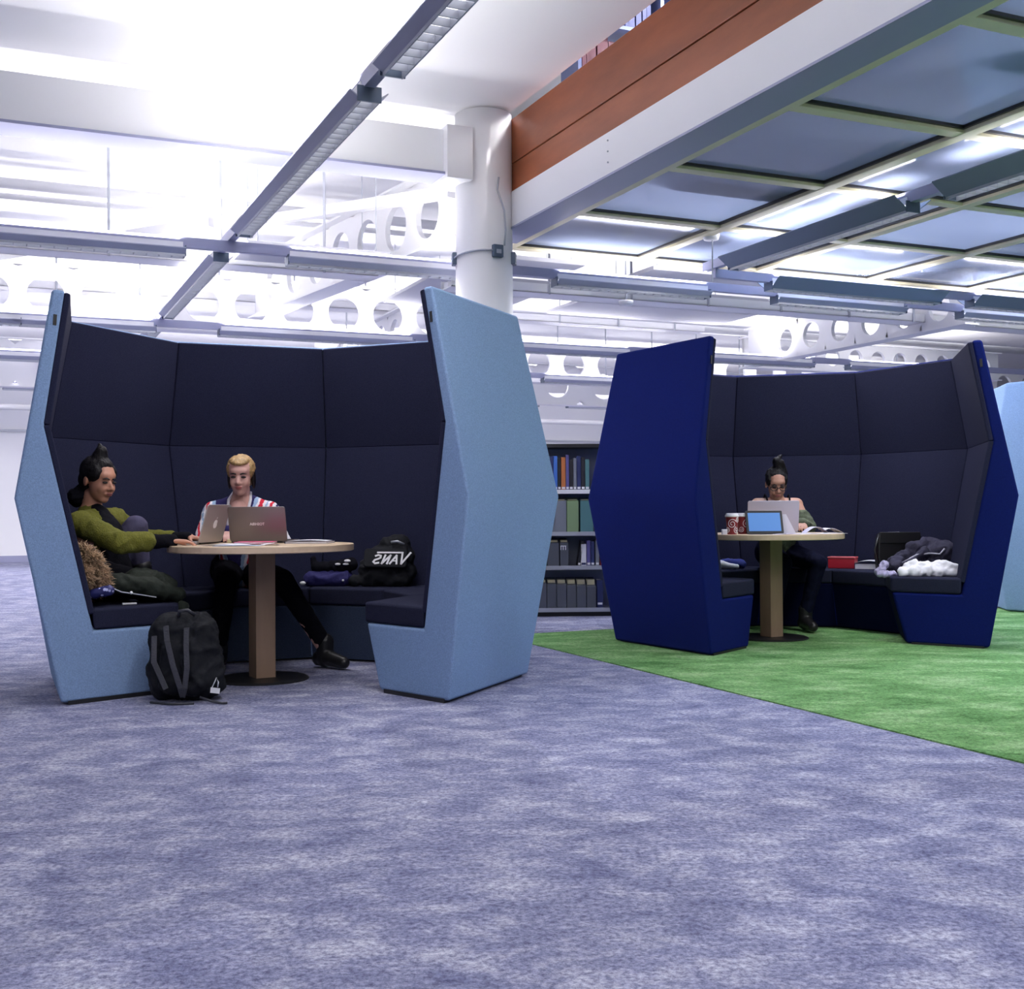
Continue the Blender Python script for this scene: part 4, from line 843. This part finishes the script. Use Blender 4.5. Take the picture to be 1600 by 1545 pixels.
# cross beam on the left of the column
t = thing('cross_beam', 'white steel beam reaching left from the round column near the ceiling', 'beam', G(8.39, 3.2, 3.46))
bm = bmesh.new(); slab(bm, 8.28, 8.50, -5.9, 3.30, 3.47, 3.80); link('beam_web', bm, M_white, t, world=True)
bm = bmesh.new(); slab(bm, 8.24, 8.54, -5.9, 3.30, 3.45, 3.47); link('bottom_flange', bm, M_rail, t, world=True)
bm = bmesh.new(); slab(bm, 8.2, 8.58, 3.15, 3.36, 3.42, 3.82); link('end_bracket', bm, M_whiteg, t, world=True, bevel=.004)

def cell_beam(p0, p1, zc, h, rad, pitch, first, label, m=M_white, flange=.2, th=.05, group=None):
    """castellated steel beam: web with round holes between two flanges"""
    p0 = Vector((p0.x, p0.y, 0)); p1 = Vector((p1.x, p1.y, 0)); L = (p1 - p0).length; d = (p1 - p0).normalized(); n = Vector((-d.y, d.x, 0))
    t = thing('cellular_beam', label, 'beam', (p0.x, p0.y, zc), math.atan2(d.y, d.x), group)
    bm = bmesh.new(); NS = 24
    x = first; cells = []
    while x + pitch / 2 < L: cells.append(x); x += pitch
    xs0 = 0
    for side in (-th / 2, th / 2):
        for cx in cells:
            a, b = cx - pitch / 2, cx + pitch / 2
            inner = [bm.verts.new((cx + rad * math.cos(2 * PI * i / NS), side, rad * math.sin(2 * PI * i / NS))) for i in range(NS)]
            outer = []
            for i in range(NS):
                c_, s_ = math.cos(2 * PI * i / NS), math.sin(2 * PI * i / NS); k = min((pitch / 2) / max(abs(c_), 1e-6), (h / 2) / max(abs(s_), 1e-6))
                outer.append(bm.verts.new((cx + k * c_, side, k * s_)))
            for i in range(NS): bm.faces.new((inner[i], inner[(i + 1) % NS], outer[(i + 1) % NS], outer[i]))
        for a, b in ((0, cells[0] - pitch / 2), (cells[-1] + pitch / 2, L)):
            if b - a > .002: bm.faces.new([bm.verts.new(q) for q in ((a, side, -h / 2), (b, side, -h / 2), (b, side, h / 2), (a, side, h / 2))])
    for cx in cells:
        A_ = [[bm.verts.new((cx + rad * math.cos(2 * PI * i / NS), sd, rad * math.sin(2 * PI * i / NS))) for i in range(NS)] for sd in (-th / 2, th / 2)]
        for i in range(NS): bm.faces.new((A_[0][i], A_[0][(i + 1) % NS], A_[1][(i + 1) % NS], A_[1][i]))
    # no normal recalculation problems: faces are two-sided in Cycles
    link('web', bm, m, t)
    for s_ in (-1, 1):
        bm = bmesh.new(); box(bm, L, flange, .018, T(L / 2, 0, s_ * h / 2 - .009)); link('flange', bm, m, t)
    return t
M_cell = mat('white_beam_paint', (.84, .84, .86), .5)
cell_beam(G(12.92, -5.5), G(12.92, 5.6), 3.16, .60, .185, .525, .525 * 11 - .26 + .0, 'white beam with round holes crossing behind the sky blue booth', M_cell, group='beams with round holes')
cell_beam(G(19.0, -5.5), G(19.0, 20), 3.16, .72, .23, .95, .64, 'far white beam with large round holes near the back wall', M_cell, group='beams with round holes')
cell_beam(G(16.2, 4.2), G(16.2, 22), 3.16, .60, .19, .6, .5, 'white beam with round holes beyond the navy booth', M_cell, group='beams with round holes')
ad = Vector((-.542, .84, 0))
cell_beam(CP + ad * .25, CP + ad * 4.9, 3.40, .62, .20, .58, .62, 'white beam with round holes running back left from the round column', M_cell, flange=.24, group='beams with round holes')
cell_beam(G(9.4, 9.6), G(13.4, 9.6), 3.12, .50, .16, .55, .45, 'grey-white beam with round holes above the navy booth', M_whiteg, group='beams with round holes')
cell_beam(G(13.7, 9.7), G(13.7, 14.5), 3.10, .42, .13, .42, .3, 'small-holed beam end behind the navy booth top', M_cell, group='beams with round holes')
cell_beam(G(13.3, 4.6), G(18.6, 4.6), 3.10, .50, .17, .55, .45, 'far beam with round holes in the gap between the booths', M_cell, group='beams with round holes')

def tray(u, v0, v1, z, label):
    t = thing('cable_tray', label, 'cable tray', G(u, (v0 + v1) / 2, z), 0, 'white cable trays')
    bm = bmesh.new(); slab(bm, u - .14, u + .14, v0, v1, z, z + .012); slab(bm, u - .14, u - .128, v0, v1, z, z + .09); slab(bm, u + .128, u + .14, v0, v1, z, z + .09); link('tray_body', bm, M_whiteg, t, world=True)
    bm = bmesh.new(); slab(bm, u - .05, u + .05, v0, v1, z + .012, z + .06); link('cable_bundle', bm, M_ceil, t, world=True)
    n = int((v1 - v0) / .9)
    for i in range(n + 1):
        v = v0 + .1 + i * .9
        bm = bmesh.new(); bar(bm, G(u - .15, v, z - .01), G(u - .15, v, 4.0), .02, .02, up=Vector((1, 0, 0))); link('hanger_rod', bm, M_lgrey, t, world=True)
    return t
tray(10.2, -5.5, 3.2, 3.02, 'white cable tray left of the round column under the ceiling')
tray(10.2, 3.9, 14, 2.98, 'white cable tray right of the round column with hanger rods')
tray(14.2, -3, 9.3, 3.42, 'distant white cable tray behind the beam with round holes')
tray(17.5, 4.9, 18, 3.0, 'farthest white cable tray over the bookcase')
def pipe(a, b, r, label):
    bm = bmesh.new(); tube(bm, [a, b], r, 12); tag(link('pipe', bm, M_whiteg, smooth=True, loc=a), label, 'pipe', 'white service pipes')
for i, (u, z, r) in enumerate(((9.7, 3.84, .035), (11.2, 3.82, .05), (11.5, 3.78, .03), (14.9, 3.6, .06), (20.5, 3.1, .08), (21.5, 2.7, .05))):
    pipe(G(u, -5.5, z), G(u, 18, z), r, 'white service pipe under the ceiling, ' + ['nearest one behind the first light rail', 'thick one before the holed beam', 'thin one before the holed beam', 'thick one beyond the holed beam', 'thick far one near the back wall', 'lowest one near the back wall'][i])
for i, (a, b, lab) in enumerate(((aty(0, 402, 11.4), aty(330, 347, 10.6), 'thin white diagonal brace at the upper left'), (aty(424, 343, 11.2), aty(706, 300, 9.3), 'thin white diagonal brace meeting the round column'))):
    bm = bmesh.new(); bar(bm, a, b, .09, .09); tag(link('ceiling_brace', bm, M_whiteg, loc=a), lab, 'brace')
# dropped grey ceiling panels
def panel(u0, u1, v0, v1, z, label):
    t = thing('acoustic_panel', label, 'ceiling panel', G((u0 + u1) / 2, (v0 + v1) / 2, z), 0, 'dropped ceiling panels')
    bm = bmesh.new(); slab(bm, u0, u1, v0, v1, z, z + .04); link('panel_board', bm, mat('panel_grey', (.55, .55, .60), .8) if 'panel_grey' not in MATS else MATS['panel_grey'], t, world=True, bevel=.005)
    for u in (u0 + .1, u1 - .1):
        for v in (v0 + .1, v1 - .1): bm = bmesh.new(); tube(bm, [G(u, v, z + .04), G(u, v, 3.999)], .004, 6); link('suspension_wire', bm, M_lgrey, t, world=True)
panel(9.3, 10.0, 3.9, 4.9, 3.10, 'grey ceiling panel just right of the round column')
panel(9.3, 10.0, 5.6, 7.4, 3.12, 'grey ceiling panel beyond the glass floor edge')
panel(10.8, 12.4, 4.0, 5.4, 3.22, 'wide grey panel behind the cable tray right of the column')
panel(10.8, 12.4, 6.0, 8.4, 3.22, 'wide grey panel above the navy booth end')
panel(9.4, 10.0, 1.9, 3.1, 3.05, 'grey ceiling panel just left of the round column')

# ------------------------------------------------------------------ glass floor on the right
US = [GU, 7.76, 6.50, 5.24, 3.98, 2.72, 1.46, .20]; VS = [GV + .06, 5.30, 6.56, 7.85, 9.15, 10.45, 11.75, 13.05, 14.35]
ZG = 3.12
t = thing('glass_floor_frame', 'cream painted steel grid carrying the glass floor at the upper right', 'frame', G(US[0], VS[0], ZG))
for u in US:
    bm = bmesh.new(); slab(bm, u - .045, u + .045, VS[0] - .05, VS[-1] + .05, ZG, ZG + .07); link('cross_member', bm, M_cream, t, world=True, bevel=.004)
for v in VS:
    bm = bmesh.new(); slab(bm, US[-1] - .05, US[0] + .05, v - .045, v + .045, ZG - .004, ZG + .066); link('long_member', bm, M_cream, t, world=True, bevel=.004)
def glass_mat():
    m = bpy.data.materials.new('floor_glass'); m.use_nodes = True; nt = m.node_tree; nt.nodes.clear()
    out = nt.nodes.new('ShaderNodeOutputMaterial'); tr = nt.nodes.new('ShaderNodeBsdfTransparent'); tr.inputs[0].default_value = (.80, .88, 1, 1)
    gl = nt.nodes.new('ShaderNodeBsdfGlossy'); gl.inputs['Roughness'].default_value = .08; df = nt.nodes.new('ShaderNodeBsdfDiffuse'); df.inputs[0].default_value = (.55, .64, .88, 1)
    tl = nt.nodes.new('ShaderNodeBsdfTranslucent'); tl.inputs[0].default_value = (.65, .74, .98, 1)
    a = nt.nodes.new('ShaderNodeMixShader'); a.inputs[0].default_value = .5; b = nt.nodes.new('ShaderNodeMixShader'); b.inputs[0].default_value = .42; c = nt.nodes.new('ShaderNodeMixShader')
    fr = nt.nodes.new('ShaderNodeFresnel'); fr.inputs[0].default_value = 1.4
    nt.links.new(df.outputs[0], a.inputs[1]); nt.links.new(tl.outputs[0], a.inputs[2]); nt.links.new(tr.outputs[0], b.inputs[1]); nt.links.new(a.outputs[0], b.inputs[2])
    nt.links.new(fr.outputs[0], c.inputs[0]); nt.links.new(b.outputs[0], c.inputs[1]); nt.links.new(gl.outputs[0], c.inputs[2]); nt.links.new(c.outputs[0], out.inputs[0]); return m
M_glass = glass_mat(); pi_ = 0
rows = ['far edge row', 'second row from the far edge', 'third row from the far edge', 'fourth row from the far edge', 'fifth row', 'sixth row', 'nearest row']
cols = ['column beside the white box beam', 'second column from the white box beam', 'third column from the box beam', 'fourth column from the box beam', 'fifth column from the box beam', 'sixth column', 'seventh column', 'rightmost column']
for i in range(len(US) - 1):
    for j in range(len(VS) - 1):
        if i > 3 and j > 4: continue
        u0, u1, v0, v1 = US[i + 1] + .046, US[i] - .046, VS[j] + .046, VS[j + 1] - .046
        p = thing('glass_floor_panel', 'bluish glass floor panel, %s, %s' % (rows[i], cols[j]), 'glass panel', G(u0, v0, ZG + .03), 0, 'glass floor panels')
        bm = bmesh.new(); slab(bm, u0 + .02, u1 - .02, v0 + .02, v1 - .02, ZG + .038, ZG + .046); link('pane', bm, M_glass, p, world=True)
        bm = bmesh.new()
        slab(bm, u0, u0 + .022, v0, v1, ZG + .02, ZG + .055); slab(bm, u1 - .022, u1, v0, v1, ZG + .02, ZG + .055); slab(bm, u0 + .022, u1 - .022, v0, v0 + .022, ZG + .02, ZG + .055); slab(bm, u0 + .022, u1 - .022, v1 - .022, v1, ZG + .02, ZG + .055)
        link('gasket', bm, M_black, p, world=True)
# upper storey seen through the glass: bookcases and a worktop
M_ush = mat('upper_shelf_blue', (.16, .20, .36), .6)
def upper_case(u, v, L, rot_b, label, seed):
    rnd = random.Random(seed)
    t = thing('upper_bookcase', label, 'bookcase', G(u, v, ZG + .068), ANG_B if rot_b else ANG_A, 'bookcases upstairs')
    bm = bmesh.new()
    for z in (0, .38, .76, 1.14, 1.52, 1.85): box(bm, L, .3, .03, T(0, 0, z))
    for x in (-L / 2, 0, L / 2): box(bm, .03, .3, 1.88, T(x, 0, 0))
    link('shelving', bm, M_ush, t)
    for z in (.03, .41, .79, 1.17, 1.55):
        x = -L / 2 + .06
        mm = rnd.choice([bk['violet'], bk['navy'], bk['grey'], bk['white'], bk['maroon'], bk['blue']]); bm = bmesh.new()
        while x < L / 2 - .08:
            w = rnd.uniform(.03, .07)
            if abs(x) > .06 and rnd.random() > .12: box(bm, w * .9, .22, rnd.uniform(.2, .3), T(x, 0, z))
            x += w
        link('book_row', bm, mm, t)['kind'] = 'stuff'
    return t
upper_case(8.2, 4.95, 1.5, True, 'dim blue bookcase seen through the far left glass floor panels', 1)
upper_case(6.9, 5.3, 1.7, True, 'dim blue bookcase seen through the second row of glass panels', 2)
upper_case(5.6, 6.4, 1.8, True, 'dim blue bookcase seen through the third row of glass panels', 3)
upper_case(8.4, 8.0, 1.8, True, 'dim blue bookcase over the far edge row near the right', 4)
upper_case(7.2, 8.8, 1.6, True, 'dim blue bookcase standing over the long members at the right', 5)
upper_case(4.3, 5.6, 1.8, True, 'dim blue bookcase over the top edge of the picture', 6)

# ------------------------------------------------------------------ light rails and luminaires
def add_area(parent, loc, rot, sx, sy, power, name='lamp_light'):
    l = bpy.data.lights.new(name, 'AREA'); l.shape = 'RECTANGLE'; l.size = sx; l.size_y = sy; l.energy = power; l.color = LAMP_COL
    o = bpy.data.objects.new(name, l); COL.objects.link(o); o.parent = parent; o.location = loc; o.rotation_euler = rot; return o
def wing_profile(w):
    return [(.045, .0), (w, (w - .045) * .75), (w, (w - .045) * .75 + .007), (.05, .012)]
M_wing = mat('luminaire_slate', (.20, .25, .34), .45, .2)
M_wingl = mat('luminaire_grey', (.42, .44, .54), .4, .2)
def luminaire(ctr, ang, L, label, down=DOWN_W, up=UP_W, group='linear luminaires', w=.095, mw=None, wires=False):
    """gull-wing fitting: louvre box in the middle, slanting reflector wings, end plates"""
    t = thing('linear_luminaire', label, 'ceiling light', ctr, ang, group)
    for s_ in (1, -1):
        bm = bmesh.new(); pr = [(0, y * s_, z) for y, z in wing_profile(w)]
        a = [bm.verts.new((-L / 2, q[1], q[2])) for q in pr]; b = [bm.verts.new((L / 2, q[1], q[2])) for q in pr]
        for i in range(4): bm.faces.new((a[i], a[(i + 1) % 4], b[(i + 1) % 4], b[i]))
        bm.faces.new(a); bm.faces.new(b); link('reflector_wing', bm, mw or M_wingl, t)
    bm = bmesh.new()
    for s_ in (1, -1): box(bm, L, .006, .04, T(0, s_ * .045, -.015))
    n = int(L / .085)
    for i in range(n + 1): box(bm, .006, .09, .034, T(-L / 2 + L * i / n, 0, -.012))
    link('louvre', bm, M_lgrey, t)
    bm = bmesh.new(); box(bm, L - .02, .07, .02, T(0, 0, .022)); link('diffuser', bm, M_glow, t)
    for s_ in (1, -1): bm = bmesh.new(); box(bm, .008, .12, .075, T(s_ * L / 2, 0, -.01)); link('end_plate', bm, M_slate, t)
    bm = bmesh.new(); box(bm, L * .98, .07, .05, T(0, 0, .045)); link('lamp_housing', bm, M_whiteg, t)
    if wires:
      for s_ in (1, -1): bm = bmesh.new(); tube(bm, [(s_ * L * .35, 0, .09), (s_ * L * .35, 0, (4.0 if ctr.z < 4 and not t.get('g') else 3.1) - ctr.z)], .003, 5); link('suspension_wire', bm, M_lgrey, t)
    if up: add_area(t, (0, 0, .115), (PI, 0, 0), L * .95, .16, up * L)
    if down: add_area(t, (0, 0, -.03), (0, 0, 0), L * .95, .08, down * L)
    return t
ZR = 2.86
def rail(p0, p1, label):
    bm = bmesh.new(); bar(bm, p0, p1, .055, .075); tag(link('light_rail', bm, M_rail, loc=p0), label, 'light rail', 'light rails')
def railb(u, v0, v1, z, label): rail(G(u, v0, z), G(u, v1, z), label)
railb(8.83, -5, 15, ZR + .035, 'long light rail crossing the whole view behind the round column')
railb(12.70, -5, 16, ZR + .035, 'light rail just above the rear panels of the sky blue booth')
railb(15.65, -5, 18, ZR + .035, 'light rail in the gap between the booths, third from the viewer')
railb(19.4, -5, 20, ZR + .035, 'farthest light rail near the back wall')
railb(8.47, 5.7, 14, ZR + .075, 'light rail hanging below the far edge of the glass floor')
rail(G(2.0, 1.66, ZR + .112), G(18.6, 1.66, ZR + .112), 'light rail running away from the viewer on the left')
rail(G(1.0, 5.70, ZR + .15), G(8.6, 5.70, ZR + .15), 'light rail under the glass floor at the upper right')
n_ = 0
for v0 in (-2.45, -.2, 2.08, 4.35, 6.6, 8.85, 11.1):
    luminaire(G(8.83, v0 + .76, ZR - .06), ANG_B, 1.52, 'slim slate luminaire on the rail behind the column, ' + ['beyond the left edge', 'at the left edge of the view', 'just left of the column', 'first to the right of the column', 'second to the right of the column', 'third to the right of the column', 'at the right edge'][n_]); n_ += 1
n_ = 0
for u0, u1 in ((5.35, 8.35), (9.25, 12.2), (13.1, 16.0), (16.8, 18.5), (2.2, 5.0)):
    luminaire(G((u0 + u1) / 2, 1.66, ZR - .015 + .03), ANG_A, u1 - u0, 'long twin luminaire on the left receding rail, ' + ['nearest in view', 'second from the viewer', 'third, partly behind the booth', 'fourth from the viewer', 'overhead and out of view'][n_]); n_ += 1
n_ = 0
for v0 in (-1.9, .4 - 1.0, 2.25, 5.1, 7.9, 10.7):
    luminaire(G(12.70, v0 + 1.1, ZR - .06), ANG_B, 2.2, 'slim luminaire on the second rail, ' + ['far left', 'behind the left wing of the booth', 'over the rear of the sky blue booth', 'right of the sky blue booth wing', 'behind the navy booth', 'right of the navy booth'][n_]); n_ += 1
n_ = 0
for v0 in (-1.5, 1.5, 4.5, 7.5, 10.5, 13.5):
    luminaire(G(15.65, v0 + 1.1, ZR - .06), ANG_B, 2.2, 'distant luminaire on the third rail, ' + ['leftmost', 'second', 'third', 'fourth', 'fifth', 'rightmost'][n_] + ' of six', down=14, up=34); n_ += 1
n_ = 0
for v0 in (-3.0, .2, 3.4, 6.6, 9.8, 13.5):  # leftmost one is unseen, added to brighten the back wall
    luminaire(G(19.4, v0 + 1.3, ZR - .06), ANG_B, 2.6, 'most distant luminaire on the last rail, ' + ['leftmost', 'second', 'third', 'fourth', 'fifth', 'rightmost'][n_], down=30, up=45); n_ += 1
n_ = 0
for u0, u1 in ((6.09, 8.17), (3.6, 5.75), (1.2, 3.3)):
    luminaire(G((u0 + u1) / 2, 5.70, ZR + .055), ANG_A, u1 - u0, 'wide slate luminaire hanging under the glass floor, ' + ['middle of the upper right', 'at the upper right corner', 'overhead and out of view'][n_], up=18, down=19, w=.16, mw=M_wing); n_ += 1
n_ = 0
for v0 in (6.27, 8.62, 10.9):
    luminaire(G(8.47, v0 + .97, ZR - .02), ANG_B, 1.94, 'slate luminaire on the rail along the glass floor edge, ' + ['left one', 'at the right edge', 'out of view'][n_], up=18, down=19, w=.16, mw=M_wing); n_ += 1
# unseen rails and luminaires, added to brighten the near carpet and ceiling
for r_, (u, vv) in enumerate(((1.0, (-4.7, -2.4, -.1, 2.2)), (-2.9, (-2.4, -.1, 2.2)))):
    railb(u, -5, 3.6, ZR + .035, ['added unseen light rail above the viewer', 'added unseen light rail behind the viewer'][r_])
    for j_, v0 in enumerate(vv): luminaire(G(u, v0 + .4, ZR - .06), ANG_B, 1.52, 'added unseen luminaire on the rail %s, %s' % (['above the viewer', 'behind the viewer'][r_], ['leftmost', 'second', 'third', 'fourth'][j_]), down=9)
# ceiling lights upstairs
for i, (u, v) in enumerate(((7.6, 6.0), (5.0, 8.0), (6.8, 10.5), (2.5, 6.5), (2.5, 11))):
    luminaire(G(u, v, 5.9), ANG_B, 2.4, 'upstairs luminaire seen through the glass floor, ' + ['left', 'middle', 'right', 'near left', 'near right'][i], up=60, down=130, group='upstairs luminaires')
# globe lamps and detectors
def globe(p, r, label, top):
    t = thing('globe_lamp', label, 'lamp', p, 0, 'small white globe lamps')
    bm = bmesh.new(); ell(bm, (0, 0, 0), r, seg=20); link('globe', bm, M_glow, t, smooth=True)
    bm = bmesh.new(); tube(bm, [(0, 0, r * .9), (0, 0, top - p.z)], .008, 6); link('stem', bm, M_lgrey, t)
globe(aty(1171, 331, 9.55), .05, 'white globe lamp under the cream frame left of centre', ZG + .004)
globe(aty(1440, 392, 11.0), .05, 'white globe lamp under the cream frame at the right', ZG + .004)
globe(aty(1507, 421, 11.9), .05, 'white globe lamp at the far right frame crossing', ZG + .004)
def detector(p, label, rod=0.0):
    t = thing('smoke_detector', label, 'detector', p, 0, 'ceiling detectors')
    bm = bmesh.new(); lathe(bm, [(.02, -.05), (.06, -.045), (.07, -.015), (.07, 0)], 24); link('detector_head', bm, M_whiteg, t, smooth=True)
    bm = bmesh.new(); tube(bm, [(0, 0, 0), (0, 0, max(.02, rod))], .008, 6); link('stem', bm, M_lgrey, t)
p = aty(1111, 366, 9.5); detector(p, 'round white detector under the glass floor frame', ZG - p.z)
p = aty(978, 470, 10.9); detector(p, 'domed white detector hanging below the cable tray', 4.0 - p.z)
bm = bmesh.new(); tube(bm, [aty(1113, 375, 9.5), aty(1113, 440, 9.6)], .006, 6); tag(link('pull_cord', bm, M_lgrey, loc=aty(1113, 375, 9.5)), 'thin cord hanging from the detector under the glass floor', 'cord')
for o in list(bpy.data.objects):
    if o.type == 'MESH' and o.parent is None and 'kind' not in o and 'label' not in o: print('UNTAGGED', o.name)
